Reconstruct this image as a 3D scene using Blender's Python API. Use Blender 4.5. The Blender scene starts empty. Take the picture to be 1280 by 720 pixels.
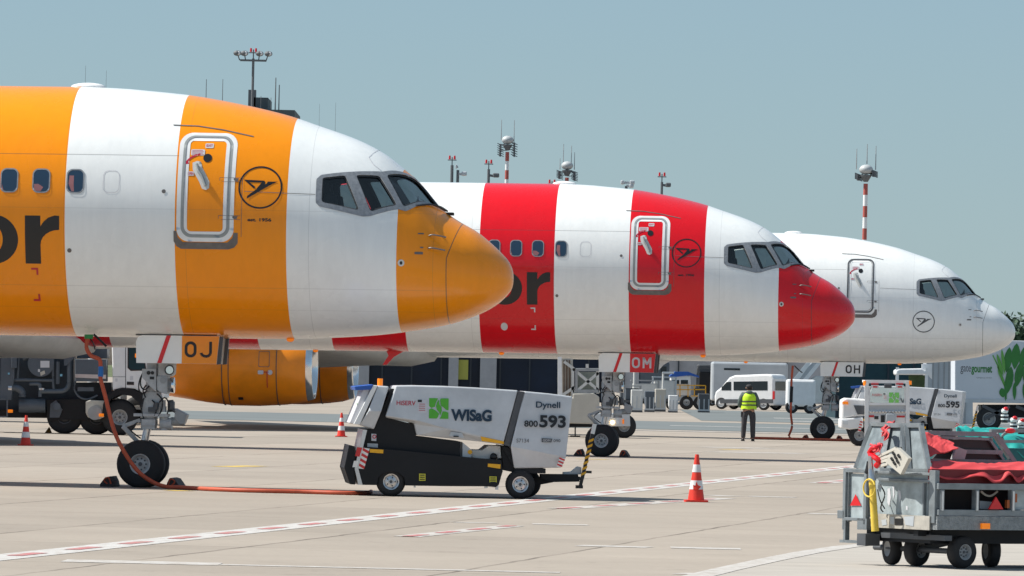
import bpy, bmesh, math, random
from mathutils import Vector, Matrix, Euler
from mathutils.geometry import delaunay_2d_cdt
random.seed(7)
R = math.radians
S = bpy.context.scene
COL = S.collection

# ------------------------------------------------------------------ camera
F = 8800.0; CH = 2.06; ROLL = .0225; V0 = 98.6        # focal length in px of a 1280 px wide frame
pitch = math.atan(V0 / F)
cd = bpy.data.cameras.new("camera"); cam = bpy.data.objects.new("camera", cd); COL.objects.link(cam)
cd.sensor_width = 36; cd.lens = 36 * F / 1280; cd.clip_start = 1; cd.clip_end = 20000
cam.matrix_world = Matrix.Translation((0, 0, CH)) @ Matrix.Rotation(math.pi/2 + pitch, 4, 'X') @ Matrix.Rotation(ROLL, 4, 'Z')
S.camera = cam

# ------------------------------------------------------------------ world, sun, exposure
SUN_EL, SUN_AZ = R(50), R(3)         # the sun stands to the left and slightly behind the aircraft
sdir = Vector((-math.cos(SUN_EL)*math.cos(SUN_AZ), math.cos(SUN_EL)*math.sin(SUN_AZ), math.sin(SUN_EL)))
W = bpy.data.worlds.new("World"); S.world = W; W.use_nodes = True
nt = W.node_tree; nt.nodes.clear()
sky = nt.nodes.new('ShaderNodeTexSky'); sky.sky_type = 'NISHITA'; sky.sun_disc = False
sky.sun_elevation = SUN_EL; sky.sun_rotation = math.atan2(sdir.x, sdir.y)
sky.air_density = 1.0; sky.dust_density = .15; sky.ozone_density = 3.2; sky.altitude = 100
tint = nt.nodes.new('ShaderNodeMix'); tint.data_type = 'RGBA'; tint.blend_type = 'MULTIPLY'
tint.inputs[0].default_value = 1; tint.inputs[7].default_value = (.58, .71, .88, 1)
bg = nt.nodes.new('ShaderNodeBackground'); bg.inputs[1].default_value = .07
wo = nt.nodes.new('ShaderNodeOutputWorld')
nt.links.new(sky.outputs[0], tint.inputs[6]); nt.links.new(tint.outputs[2], bg.inputs[0])
even_sky = nt.nodes.new('ShaderNodeBackground'); even_sky.inputs[0].default_value = (.232, .322, .366, 1); even_sky.inputs[1].default_value = 1.0   # constant sky colour added to flatten the gradient and lift ambient light
ms = nt.nodes.new('ShaderNodeMixShader'); ms.inputs[0].default_value = .5
nt.links.new(bg.outputs[0], ms.inputs[1]); nt.links.new(even_sky.outputs[0], ms.inputs[2]); nt.links.new(ms.outputs[0], wo.inputs[0])
ld = bpy.data.lights.new("sun", 'SUN'); ld.energy = 4.3; ld.angle = R(.53); ld.color = (1, .965, .89)
sun = bpy.data.objects.new("sun", ld); COL.objects.link(sun)
sun.rotation_euler = sdir.to_track_quat('Z', 'Y').to_euler()
S.view_settings.view_transform = 'Standard'; S.view_settings.look = 'None'
S.view_settings.exposure = 0.62; S.view_settings.gamma = 1

# ------------------------------------------------------------------ measuring helpers
def ray(x, y):
    dx, dy = x - 640, y - 360
    u = dx*math.cos(ROLL) + dy*math.sin(ROLL); v = -dx*math.sin(ROLL) + dy*math.cos(ROLL)
    Y = F*math.cos(pitch) + v*math.sin(pitch); Z = F*math.sin(pitch) - v*math.cos(pitch)
    return u/Y, Z/Y
def G(x, y):
    a, b = ray(x, y); D = -CH/b
    return a*D, D
def P(x, y, D):
    a, b = ray(x, y)
    return Vector((a*D, D, CH + b*D))
class Fr:
    """a ground frame: origin seen at a pixel, turned by -t about z"""
    def __init__(s, gx, gy, t, pa=0, D=None):
        if D is None: s.X, s.D = G(gx, gy)
        else: s.D = D; s.X = ray(gx, gy)[0]*D
        s.t = t; s.pa = pa
    def loc(s, x, y, yl=0):
        a, b = ray(x, y); t = s.t; pa = s.pa
        D = (yl + s.X*math.sin(t) + s.D*math.cos(t)) / (a*math.sin(t) + math.cos(t))
        X = a*D - s.X; Y = D - s.D
        lx = X*math.cos(t) - Y*math.sin(t); z = CH + b*D
        return lx*math.cos(pa) + z*math.sin(pa), z*math.cos(pa) - lx*math.sin(pa)
    def endf(s, x, y, xl=0):
        """point on the local plane x = xl -> (y, z)"""
        a, b = ray(x, y); t = s.t
        # lx = X cos t - Y sin t = xl with X = aD - X0, Y = D - D0
        D = (xl + s.X*math.cos(t) - s.D*math.sin(t)) / (a*math.cos(t) - math.sin(t))
        X = a*D - s.X; Y = D - s.D
        return X*math.sin(t) + Y*math.cos(t), CH + b*D
    def L(s, pts, yl=0): return [s.loc(x, y, yl) for x, y in pts]

# ------------------------------------------------------------------ object helpers
def tag(o, label=None, cat=None, group=None, kind=None):
    for k, v in (('label', label), ('category', cat), ('group', group), ('kind', kind)):
        if v: o[k] = v
    return o
def thing(name, label, cat, loc=(0,0,0), rz=0, group=None, fr=None, pitch_=0):
    o = bpy.data.objects.new(name, None); COL.objects.link(o); o.empty_display_size = .2
    if fr is not None: loc = (fr.X, fr.D, 0); rz = -fr.t; pitch_ = fr.pa
    o.location = loc; o.rotation_euler = (0, -pitch_, rz)
    return tag(o, label, cat, group)
def copy_tree(o, parent=None):
    c = o.copy(); COL.objects.link(c)
    if parent is not None: c.parent = parent
    for ch in list(o.children): copy_tree(ch, c)
    return c

class MB:
    def __init__(s): s.bm = bmesh.new()
    def box(s, c, size, rot=None, bev=0):
        m = Matrix.Translation(c)
        if rot: m = m @ Euler(rot).to_matrix().to_4x4()
        g = bmesh.ops.create_cube(s.bm, size=1, matrix=m @ Matrix.Diagonal((*size, 1)))
        if bev:
            es = list({e for v in g['verts'] for e in v.link_edges})
            bmesh.ops.bevel(s.bm, geom=es, offset=bev, segments=2, affect='EDGES', profile=.5)
        return s
    def b2(s, x0, x1, y0, y1, z0, z1, bev=0):
        return s.box(((x0+x1)/2, (y0+y1)/2, (z0+z1)/2), (abs(x1-x0), abs(y1-y0), abs(z1-z0)), bev=bev)
    def prism(s, pts, y0, y1, sh0=None):
        """xz polygon extruded along y"""
        n = len(pts)
        a = [s.bm.verts.new((x, y0, z)) for x, z in pts]; b = [s.bm.verts.new((x, y1, z)) for x, z in (sh0 or pts)]
        s.bm.faces.new(a); s.bm.faces.new(b[::-1])
        for i in range(n): s.bm.faces.new((a[i], b[i], b[(i+1) % n], a[(i+1) % n]))
        return s
    def prismx(s, pts, x0, x1):
        n = len(pts)
        a = [s.bm.verts.new((x0, y, z)) for y, z in pts]; b = [s.bm.verts.new((x1, y, z)) for y, z in pts]
        s.bm.faces.new(a); s.bm.faces.new(b[::-1])
        for i in range(n): s.bm.faces.new((a[i], b[i], b[(i+1) % n], a[(i+1) % n]))
        return s
    def prismz(s, pts, z0, z1):
        n = len(pts)
        a = [s.bm.verts.new((x, y, z0)) for x, y in pts]; b = [s.bm.verts.new((x, y, z1)) for x, y in pts]
        s.bm.faces.new(a); s.bm.faces.new(b[::-1])
        for i in range(n): s.bm.faces.new((a[i], b[i], b[(i+1) % n], a[(i+1) % n]))
        return s
    def cyl(s, p0, p1, r0, r1=None, n=20):
        p0, p1 = Vector(p0), Vector(p1); d = p1 - p0; r1 = r0 if r1 is None else r1
        m = Matrix.Translation((p0+p1)/2) @ d.to_track_quat('Z', 'Y').to_matrix().to_4x4()
        bmesh.ops.create_cone(s.bm, cap_ends=True, segments=n, radius1=max(r0, 1e-4), radius2=max(r1, 1e-4), depth=d.length, matrix=m)
        return s
    def sph(s, c, r, sc=(1,1,1), n=16):
        bmesh.ops.create_uvsphere(s.bm, u_segments=n, v_segments=n//2+2, radius=r, matrix=Matrix.Translation(c) @ Matrix.Diagonal((*sc, 1)))
        return s
    def lathe(s, prof, c, axis='y', n=32, close=False):
        """prof: list of (along, radius)"""
        rings = []
        for a, r in prof:
            ring = []
            for i in range(n):
                t = 2*math.pi*i/n; u, v = r*math.cos(t), r*math.sin(t)
                p = {'y': (u, a, v), 'x': (a, u, v), 'z': (u, v, a)}[axis]
                ring.append(s.bm.verts.new((p[0]+c[0], p[1]+c[1], p[2]+c[2])))
            rings.append(ring)
        k = len(rings)
        for j in range(k if close else k-1):
            A, B = rings[j], rings[(j+1) % k]
            for i in range(n): s.bm.faces.new((A[i], A[(i+1) % n], B[(i+1) % n], B[i]))
        if not close:
            if prof[0][1] > 1e-3: s.bm.faces.new(rings[0])
            if prof[-1][1] > 1e-3: s.bm.faces.new(rings[-1][::-1])
        return s
    def tube(s, pts, r, n=10, smooth=True):
        pts = [Vector(p) for p in pts]
        if smooth and len(pts) > 2:
            q = []
            for i in range(len(pts)-1):
                p0 = pts[max(0, i-1)]; p1 = pts[i]; p2 = pts[i+1]; p3 = pts[min(len(pts)-1, i+2)]
                for k in range(5):
                    t = k/5
                    q.append(.5*((2*p1) + (p2-p0)*t + (2*p0-5*p1+4*p2-p3)*t*t + (3*p1-p0-3*p2+p3)*t**3))
            pts = q + [pts[-1]]
        rings = []; up = Vector((0, 0, 1))
        for i, p in enumerate(pts):
            d = (pts[min(i+1, len(pts)-1)] - pts[max(i-1, 0)]).normalized()
            a = d.cross(up)
            if a.length < .05: a = d.cross(Vector((0, 1, 0)))
            a.normalize(); b = a.cross(d)
            rr = r(i/(len(pts)-1)) if callable(r) else r
            rings.append([s.bm.verts.new(p + rr*(a*math.cos(2*math.pi*k/n) + b*math.sin(2*math.pi*k/n))) for k in range(n)])
        for A, B in zip(rings, rings[1:]):
            for i in range(n): s.bm.faces.new((A[i], A[(i+1) % n], B[(i+1) % n], B[i]))
        s.bm.faces.new(rings[0][::-1]); s.bm.faces.new(rings[-1])
        return s
    def quad(s, *p): s.bm.faces.new([s.bm.verts.new(q) for q in p]); return s
    def bar(s, p0, p1, w, h=None):
        p0, p1 = Vector(p0), Vector(p1); d = p1-p0
        m = Matrix.Translation((p0+p1)/2) @ d.to_track_quat('Z', 'Y').to_matrix().to_4x4() @ Matrix.Diagonal((w, h or w, d.length, 1))
        bmesh.ops.create_cube(s.bm, size=1, matrix=m); return s
    def build(s, name, m, parent=None, smooth=False, norm=True, bevel=0):
        if norm: bmesh.ops.recalc_face_normals(s.bm, faces=s.bm.faces)
        me = bpy.data.meshes.new(name); s.bm.to_mesh(me); s.bm.free()
        me.materials.append(m)
        o = bpy.data.objects.new(name, me); COL.objects.link(o)
        if parent is not None: o.parent = parent
        if smooth:
            me.polygons.foreach_set('use_smooth', [True]*len(me.polygons))
            me.set_sharp_from_angle(angle=R(smooth if smooth is not True else 40))
        if bevel:
            bv = o.modifiers.new('bevel', 'BEVEL'); bv.width = bevel; bv.segments = 2; bv.limit_method = 'ANGLE'; bv.angle_limit = R(40)
        return o

# ------------------------------------------------------------------ materials
def mat(name, c, rough=.5, metal=0, coat=0, var=0, vs=3.0, bump=0, bs=20, emit=0, ecol=None, spec=.5):
    m = bpy.data.materials.new(name); m.use_nodes = True; t = m.node_tree; b = t.nodes['Principled BSDF']
    b.inputs['Base Color'].default_value = (*c, 1); b.inputs['Roughness'].default_value = rough; b.inputs['Metallic'].default_value = metal
    b.inputs['Coat Weight'].default_value = coat; b.inputs['Coat Roughness'].default_value = .06; b.inputs['Specular IOR Level'].default_value = spec
    if emit:
        b.inputs['Emission Color'].default_value = (*(ecol or c), 1); b.inputs['Emission Strength'].default_value = emit
    if var or bump: tc = t.nodes.new('ShaderNodeTexCoord')
    if var:
        n = t.nodes.new('ShaderNodeTexNoise'); n.inputs['Scale'].default_value = vs; n.inputs['Detail'].default_value = 8; n.inputs['Roughness'].default_value = .65
        t.links.new(tc.outputs['Object'], n.inputs['Vector'])
        r = t.nodes.new('ShaderNodeMapRange'); r.inputs[1].default_value = .3; r.inputs[2].default_value = .7
        r.inputs[3].default_value = 1-var; r.inputs[4].default_value = 1+var*.6; t.links.new(n.outputs[0], r.inputs[0])
        mx = t.nodes.new('ShaderNodeMix'); mx.data_type = 'RGBA'; mx.blend_type = 'MULTIPLY'; mx.inputs[0].default_value = 1
        mx.inputs[6].default_value = (*c, 1); t.links.new(r.outputs[0], mx.inputs[7]); t.links.new(mx.outputs[2], b.inputs['Base Color'])
        r2 = t.nodes.new('ShaderNodeMapRange'); r2.inputs[3].default_value = max(.03, rough-.08); r2.inputs[4].default_value = min(1, rough+.15)
        t.links.new(n.outputs[0], r2.inputs[0]); t.links.new(r2.outputs[0], b.inputs['Roughness'])
    if bump:
        n2 = t.nodes.new('ShaderNodeTexNoise'); n2.inputs['Scale'].default_value = bs; n2.inputs['Detail'].default_value = 4
        t.links.new(tc.outputs['Object'], n2.inputs['Vector'])
        bp = t.nodes.new('ShaderNodeBump'); bp.inputs['Strength'].default_value = bump; bp.inputs['Distance'].default_value = .02
        t.links.new(n2.outputs[0], bp.inputs['Height']); t.links.new(bp.outputs[0], b.inputs['Normal'])
    return m
def mth(t, op, a, b=None, c=None):
    n = t.nodes.new('ShaderNodeMath'); n.operation = op
    for i, v in enumerate((a, b, c)):
        if v is None: continue
        if isinstance(v, (int, float)): n.inputs[i].default_value = v
        else: t.links.new(v, n.inputs[i])
    return n.outputs[0]
def livery(name, colour):
    """white aircraft paint, with bands of colour along the body when colour is given; faint skin joints and dirt"""
    m = bpy.data.materials.new(name); m.use_nodes = True; t = m.node_tree; b = t.nodes['Principled BSDF']
    tc = t.nodes.new('ShaderNodeTexCoord'); sp = t.nodes.new('ShaderNodeSeparateXYZ'); t.links.new(tc.outputs['Object'], sp.inputs[0])
    x, y, z = sp.outputs
    white = (.885, .895, .885)
    if colour:
        a = mth(t, 'GREATER_THAN', x, 4.14)
        c = mth(t, 'MULTIPLY', mth(t, 'GREATER_THAN', x, .672), mth(t, 'LESS_THAN', x, 2.425))
        f = mth(t, 'FRACT', mth(t, 'MULTIPLY', mth(t, 'SUBTRACT', -1.07, x), 1/3.51))
        d = mth(t, 'MULTIPLY', mth(t, 'LESS_THAN', f, .5), mth(t, 'LESS_THAN', x, -1.07))
        band = mth(t, 'MAXIMUM', mth(t, 'MAXIMUM', a, c), d)
        mx = t.nodes.new('ShaderNodeMix'); mx.data_type = 'RGBA'; mx.inputs[6].default_value = (*white, 1); mx.inputs[7].default_value = (*colour, 1)
        t.links.new(band, mx.inputs[0]); base = mx.outputs[2]
    else:
        rgb = t.nodes.new('ShaderNodeRGB'); rgb.outputs[0].default_value = (*white, 1); base = rgb.outputs[0]
    # skin joints: rings every 1.93 m and a few lines along the body
    j1 = mth(t, 'LESS_THAN', mth(t, 'ABSOLUTE', mth(t, 'SUBTRACT', mth(t, 'FRACT', mth(t, 'MULTIPLY', mth(t, 'ADD', x, .12), 1/1.93)), .5)), .0022)
    j1 = mth(t, 'MULTIPLY', j1, .25)
    j2 = None
    for zz, w in ((5.27, .5), (4.42, .12), (3.2, .16), (2.86, .1)):
        q = mth(t, 'MULTIPLY', mth(t, 'LESS_THAN', mth(t, 'ABSOLUTE', mth(t, 'SUBTRACT', z, zz)), .0065), w)
        q = mth(t, 'MULTIPLY', q, mth(t, 'LESS_THAN', x, .7 if zz > 5 else 4.9))
        j2 = q if j2 is None else mth(t, 'MAXIMUM', j2, q)
    rd = mth(t, 'LESS_THAN', mth(t, 'ABSOLUTE', mth(t, 'SUBTRACT', mth(t, 'SUBTRACT', x, mth(t, 'MULTIPLY', mth(t, 'MAXIMUM', mth(t, 'SUBTRACT', z, 3.72), 0), .32)), 4.91)), .008)
    rd = mth(t, 'MULTIPLY', rd, .75)
    jj = mth(t, 'MAXIMUM', mth(t, 'MAXIMUM', j1, j2), rd)
    # dirt streaks running down from the joints, blotches
    mp = t.nodes.new('ShaderNodeMapping'); mp.inputs['Scale'].default_value = (5, 5, .5); t.links.new(tc.outputs['Object'], mp.inputs[0])
    n = t.nodes.new('ShaderNodeTexNoise'); n.inputs['Scale'].default_value = 1.6; n.inputs['Detail'].default_value = 9; n.inputs['Roughness'].default_value = .7
    t.links.new(mp.outputs[0], n.inputs['Vector'])
    n1 = t.nodes.new('ShaderNodeTexNoise'); n1.inputs['Scale'].default_value = 1.1; n1.inputs['Detail'].default_value = 6; t.links.new(tc.outputs['Object'], n1.inputs['Vector'])
    dr = t.nodes.new('ShaderNodeMapRange'); dr.inputs[1].default_value = .35; dr.inputs[2].default_value = .75; dr.inputs[3].default_value = 1.0; dr.inputs[4].default_value = .88
    t.links.new(mth(t, 'MULTIPLY_ADD', n.outputs[0], .6, mth(t, 'MULTIPLY', n1.outputs[0], .4)), dr.inputs[0])
    m1 = t.nodes.new('ShaderNodeMix'); m1.data_type = 'RGBA'; m1.blend_type = 'MULTIPLY'; m1.inputs[0].default_value = 1
    t.links.new(base, m1.inputs[6]); t.links.new(dr.outputs[0], m1.inputs[7])
    m2 = t.nodes.new('ShaderNodeMix'); m2.data_type = 'RGBA'; m2.inputs[7].default_value = (.05, .05, .055, 1)
    t.links.new(jj, m2.inputs[0]); t.links.new(m1.outputs[2], m2.inputs[6]); t.links.new(m2.outputs[2], b.inputs['Base Color'])
    rr = t.nodes.new('ShaderNodeMapRange'); rr.inputs[3].default_value = .16; rr.inputs[4].default_value = .36; t.links.new(n1.outputs[0], rr.inputs[0])
    t.links.new(rr.outputs[0], b.inputs['Roughness']); b.inputs['Specular IOR Level'].default_value = .35
    b.inputs['Coat Weight'].default_value = .25; b.inputs['Coat Roughness'].default_value = .04
    nb = t.nodes.new('ShaderNodeTexNoise'); nb.inputs['Scale'].default_value = 1.6; nb.inputs['Detail'].default_value = 2; t.links.new(tc.outputs['Object'], nb.inputs['Vector'])
    bp = t.nodes.new('ShaderNodeBump'); bp.inputs['Strength'].default_value = .2; bp.inputs['Distance'].default_value = .03
    t.links.new(nb.outputs[0], bp.inputs['Height']); t.links.new(bp.outputs[0], b.inputs['Normal']); t.links.new(bp.outputs[0], b.inputs['Coat Normal'])
    return m
ORANGE = (.98, .30, .0); RED = (.72, .004, .012)
M = dict(
    livery_orange=livery('orange_banded_paint', ORANGE), livery_red=livery('red_banded_paint', RED), livery_white=livery('white_aircraft_paint', None),
    orange=mat('orange_paint', ORANGE, .3, coat=.3, var=.08), red=mat('red_paint', RED, .3, coat=.3, var=.06), engine=mat('engine_orange', (.97, .28, .0), .38, coat=.2, var=.16, vs=1.5),
    white=mat('white_paint', (.8, .8, .8), .35, var=.08), offwhite=mat('off_white_paint', (.62, .62, .6), .45, var=.12), cream=mat('cream_paint', (.66, .62, .54), .5, var=.1),
    black=mat('black_lettering', (.012, .012, .014), .4), rubber=mat('tyre_rubber', (.018, .018, .02), .75, var=.3, vs=8, bump=.2), darkglass=mat('cabin_window_glass', (.012, .035, .07), .08, coat=1),
    steel=mat('bare_metal', (.62, .62, .63), .28, metal=1, var=.1), lip=mat('polished_inlet_lip', (.75, .76, .78), .16, metal=1, var=.08), grey=mat('grey_paint', (.33, .34, .35), .45, var=.15), gearpaint=mat('gear_grey_paint', (.47, .48, .49), .42, var=.25, vs=9),
    dgrey=mat('dark_grey_paint', (.08, .085, .095), .5, var=.2), seal=mat('door_seal_grey', (.30, .32, .32), .5, var=.08), sill=mat('sill_plate', (.17, .155, .15), .5, metal=.3, var=.35, vs=5), frame=mat('cockpit_frame_grey', (.30, .31, .33), .45, metal=.4, var=.3, vs=18),
    lining=mat('cockpit_lining', (.025, .028, .032), .7), seat=mat('seat_fabric', (.02, .022, .03), .8), tagred=mat('red_streamer', (.8, .02, .02), .6), hose=mat('red_hose', (.50, .085, .035), .55, var=.2, vs=6), blue=mat('blue_band', (.02, .15, .45), .4),
    chrome=mat('lamp_reflector', (.8, .8, .8), .08, metal=1), hatch_r=mat('hatch_red', (.6, .03, .03), .4), hatch_w=mat('hatch_white', (.8, .78, .76), .4), yellow=mat('safety_yellow', (.85, .42, .01), .4, var=.1), green=mat('logo_green', (.09, .42, .03), .45), navy=mat('logo_navy', (.008, .03, .06), .45),
    chassis=mat('chassis_black', (.010, .011, .014), .5, var=.3, vs=2, spec=.3), gpu=mat('cart_white_grey', (.55, .57, .60), .45, var=.12, vs=3, coat=.2), redtext=mat('red_lettering', (.5, .01, .04), .45), amber=mat('amber_lens', (.9, .22, .005), .25, emit=.25), conered=mat('cone_red', (.75, .04, .02), .5, var=.15, vs=8), conewhite=mat('cone_white', (.75, .75, .75), .45, var=.15, vs=8),
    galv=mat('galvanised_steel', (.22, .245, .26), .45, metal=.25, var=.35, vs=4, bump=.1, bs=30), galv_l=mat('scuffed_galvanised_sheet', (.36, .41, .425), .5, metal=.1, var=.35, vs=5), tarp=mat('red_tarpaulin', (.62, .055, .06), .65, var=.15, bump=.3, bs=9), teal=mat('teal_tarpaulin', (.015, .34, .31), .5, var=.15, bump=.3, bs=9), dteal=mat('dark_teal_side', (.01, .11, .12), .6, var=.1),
    truckgrey=mat('blue_grey_machinery', (.035, .05, .068), .5, var=.35, vs=3), truckgrey2=mat('slate_blue_paint', (.085, .105, .13), .45, var=.2, vs=2), glass=mat('vehicle_glass', (.008, .016, .022), .12), facade=mat('terminal_glass', (.004, .012, .030), .3, spec=.25, var=.5, vs=.25), mullion=mat('facade_mullion', (.012, .022, .035), .5),  # terminal glass base tinted blue in place of distance haze
    concrete_w=mat('facade_concrete', (.30, .32, .35), .7, var=.1), roof=mat('roof_dark', (.07, .09, .1), .7, var=.1), mastgrey=mat('mast_grey', (.12, .13, .14), .6), vest=mat('hi_vis_vest', (.55, .85, .02), .6, var=.08, bump=.2, bs=15, emit=0), hood=mat('grey_green_hoodie', (.09, .12, .115), .85, var=.1), trousers=mat('dark_trousers', (.05, .047, .052), .85, var=.3, vs=10), skin=mat('skin', (.45, .24, .16), .5), cap=mat('dark_cap', (.03, .028, .03), .8), boots=mat('boots', (.015, .015, .017), .6),
    reflect=mat('reflective_grey_tape', (.07, .075, .06), .5), head=mat('headlamp_lit', (1, .8, .5), .2, emit=9, ecol=(1, .66, .28)), lamp=mat('lamp_glass', (.7, .72, .74), .1, coat=1), brown=mat('brown_panel', (.16, .10, .07), .7, var=.2), beige=mat('beige_panel', (.52, .49, .43), .6, var=.1), canopyblue=mat('blue_canopy', (.02, .10, .42), .5), leaf=mat('printed_leaf_green', (.035, .20, .035), .5, var=.3, vs=.8), leaf2=mat('printed_leaf_light', (.12, .36, .06), .5), caterwhite=mat('catering_box_white', (.60, .62, .66), .5, var=.05, vs=1), silver=mat('silver_panel', (.5, .53, .56), .4, metal=.2, var=.15, vs=.6),
    yellowpale=mat('yellow_pole', (.78, .55, .07), .5, var=.2, vs=8), bark=mat('bark', (.08, .06, .045), .9), windowteal=mat('teal_glass', (.008, .045, .06), .3, spec=.3, var=.4, vs=.4), labelw=mat('label_sheet', (.6, .6, .63), .5), reflr=mat('red_reflector', (.6, .01, .015), .3))
def glass_mat():
    m = bpy.data.materials.new('cockpit_glass'); m.use_nodes = True; t = m.node_tree; t.nodes.clear()
    tr = t.nodes.new('ShaderNodeBsdfTransparent'); tr.inputs[0].default_value = (.93, .98, .95, 1)
    gl = t.nodes.new('ShaderNodeBsdfGlossy'); gl.inputs['Roughness'].default_value = .03
    fr = t.nodes.new('ShaderNodeFresnel'); fr.inputs[0].default_value = 1.75
    mx = t.nodes.new('ShaderNodeMixShader'); o = t.nodes.new('ShaderNodeOutputMaterial')
    t.links.new(fr.outputs[0], mx.inputs[0]); t.links.new(tr.outputs[0], mx.inputs[1]); t.links.new(gl.outputs[0], mx.inputs[2]); t.links.new(mx.outputs[0], o.inputs[0])
    return m
M['clear'] = glass_mat()
M['doorwhite'] = mat('gear_door_white', (.92, .92, .90), .4, var=.05)
M['mastred'] = mat('mast_red', (.42, .09, .07), .6)
M['hoodsheet'] = mat('darkened_hood_sheet', (.19, .225, .24), .5, metal=.1, var=.4, vs=6)  # galvanised sheet darkened to offset the sun on the sloping hood
M['dome'] = mat('radome_grey', (.45, .47, .48), .5)
def screen_mat():
    m = bpy.data.materials.new('sun_screen'); m.use_nodes = True; t = m.node_tree; t.nodes.clear()
    a = t.nodes.new('ShaderNodeBsdfTranslucent'); a.inputs[0].default_value = (.97, 1, .96, 1); o = t.nodes.new('ShaderNodeOutputMaterial'); t.links.new(a.outputs[0], o.inputs[0]); return m
M['screen'] = screen_mat(); M['pane_patch'] = mat('patch_pink_grey', (.30, .12, .13), .6)

# ------------------------------------------------------------------ flat shapes and lettering
def rr(x0, z0, x1, z1, r, n=6):
    out = []
    for cx, cz, a0 in ((x1-r, z1-r, 0), (x0+r, z1-r, 90), (x0+r, z0+r, 180), (x1-r, z0+r, 270)):
        for k in range(n+1):
            a = R(a0 + 90*k/n); out.append((cx + r*math.cos(a), cz + r*math.sin(a)))
    return out
def ell(cx, cz, a, b, n=40): return [(cx + a*math.cos(2*math.pi*k/n), cz + b*math.sin(2*math.pi*k/n)) for k in range(n)]
def ringf(o, i):
    n = len(o); return [[o[k], o[(k+1) % n], i[(k+1) % n], i[k]] for k in range(n)]
_tc = {}
def text_polys(s, bold=0.0):
    """faces (lists of 2-d points) of a word, scaled to the unit box"""
    if (s, bold) in _tc: return _tc[(s, bold)]
    cu = bpy.data.curves.new('word', 'FONT'); cu.body = s; cu.size = 1; cu.offset = bold; cu.resolution_u = 6
    ob = bpy.data.objects.new('word', cu); COL.objects.link(ob)
    me = bpy.data.meshes.new_from_object(ob.evaluated_get(bpy.context.evaluated_depsgraph_get()))
    vs = [(v.co.x, v.co.y) for v in me.vertices]; x0 = min(v[0] for v in vs); x1 = max(v[0] for v in vs); y0 = min(v[1] for v in vs); y1 = max(v[1] for v in vs)
    out = [[((vs[i][0]-x0)/(x1-x0), (vs[i][1]-y0)/(y1-y0)) for i in p.vertices] for p in me.polygons]
    bpy.data.objects.remove(ob); bpy.data.curves.remove(cu); bpy.data.meshes.remove(me)
    _tc[(s, bold)] = out; return out
def text_at(s, x0, z0, x1, z1, bold=0.0):
    return [[(x0 + u*(x1-x0), z0 + v*(z1-z0)) for u, v in f] for f in text_polys(s, bold)]
def decal(name, polys, fmap, m, parent, step=0):
    """flat polygons laid on a surface through fmap(x, z) -> point; step cuts them finer first"""
    bm = bmesh.new()
    for p in polys:
        try: bm.faces.new([bm.verts.new((a, b, 0)) for a, b in p])
        except ValueError: pass
    bmesh.ops.remove_doubles(bm, verts=bm.verts, dist=1e-5)
    if step:
        xs = [v.co.x for v in bm.verts]; ys = [v.co.y for v in bm.verts]
        for ax, lo, hi, st in ((0, min(xs), max(xs), step*2), (1, min(ys), max(ys), step)):
            k = lo + st
            while k < hi:
                co = (k, 0, 0) if ax == 0 else (0, k, 0); no = (1, 0, 0) if ax == 0 else (0, 1, 0)
                bmesh.ops.bisect_plane(bm, geom=bm.verts[:]+bm.edges[:]+bm.faces[:], plane_co=co, plane_no=no); k += st
    bmesh.ops.triangulate(bm, faces=bm.faces)
    for v in bm.verts: v.co = fmap(v.co.x, v.co.y)
    me = bpy.data.meshes.new(name); bm.to_mesh(me); bm.free(); me.materials.append(m)
    if step: me.polygons.foreach_set('use_smooth', [True]*len(me.polygons))
    o = bpy.data.objects.new(name, me); COL.objects.link(o); o.parent = parent
    return o
def skin(name, chains, m, parent, sub=1):
    """organic surface grown over a skeleton: chains = list of [(x,y,z,r), ...]; chains share equal points"""
    idx = {}; V = []; E = []; Rr = []
    for ch in chains:
        prev = None
        for p in ch:
            k = (round(p[0], 4), round(p[1], 4), round(p[2], 4))
            if k not in idx: idx[k] = len(V); V.append(p[:3]); Rr.append(p[3])
            if prev is not None and prev != idx[k]: E.append((prev, idx[k]))
            prev = idx[k]
    me = bpy.data.meshes.new(name); me.from_pydata(V, E, []); o = bpy.data.objects.new(name, me); COL.objects.link(o)
    sm = o.modifiers.new('skin', 'SKIN'); sm.use_smooth_shade = True
    for i, d in enumerate(me.skin_vertices[0].data):
        r = Rr[i]; d.radius = (r, r) if not isinstance(r, tuple) else r; d.use_root = i == 0
    ss = o.modifiers.new('sub', 'SUBSURF'); ss.levels = ss.render_levels = sub
    me2 = bpy.data.meshes.new_from_object(o.evaluated_get(bpy.context.evaluated_depsgraph_get()))
    o.modifiers.clear(); o.data = me2; me2.name = name; me2.materials.clear(); me2.materials.append(m); me2.polygons.foreach_set('use_smooth', [True]*len(me2.polygons))
    if parent is not None: o.parent = parent
    return o
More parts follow.
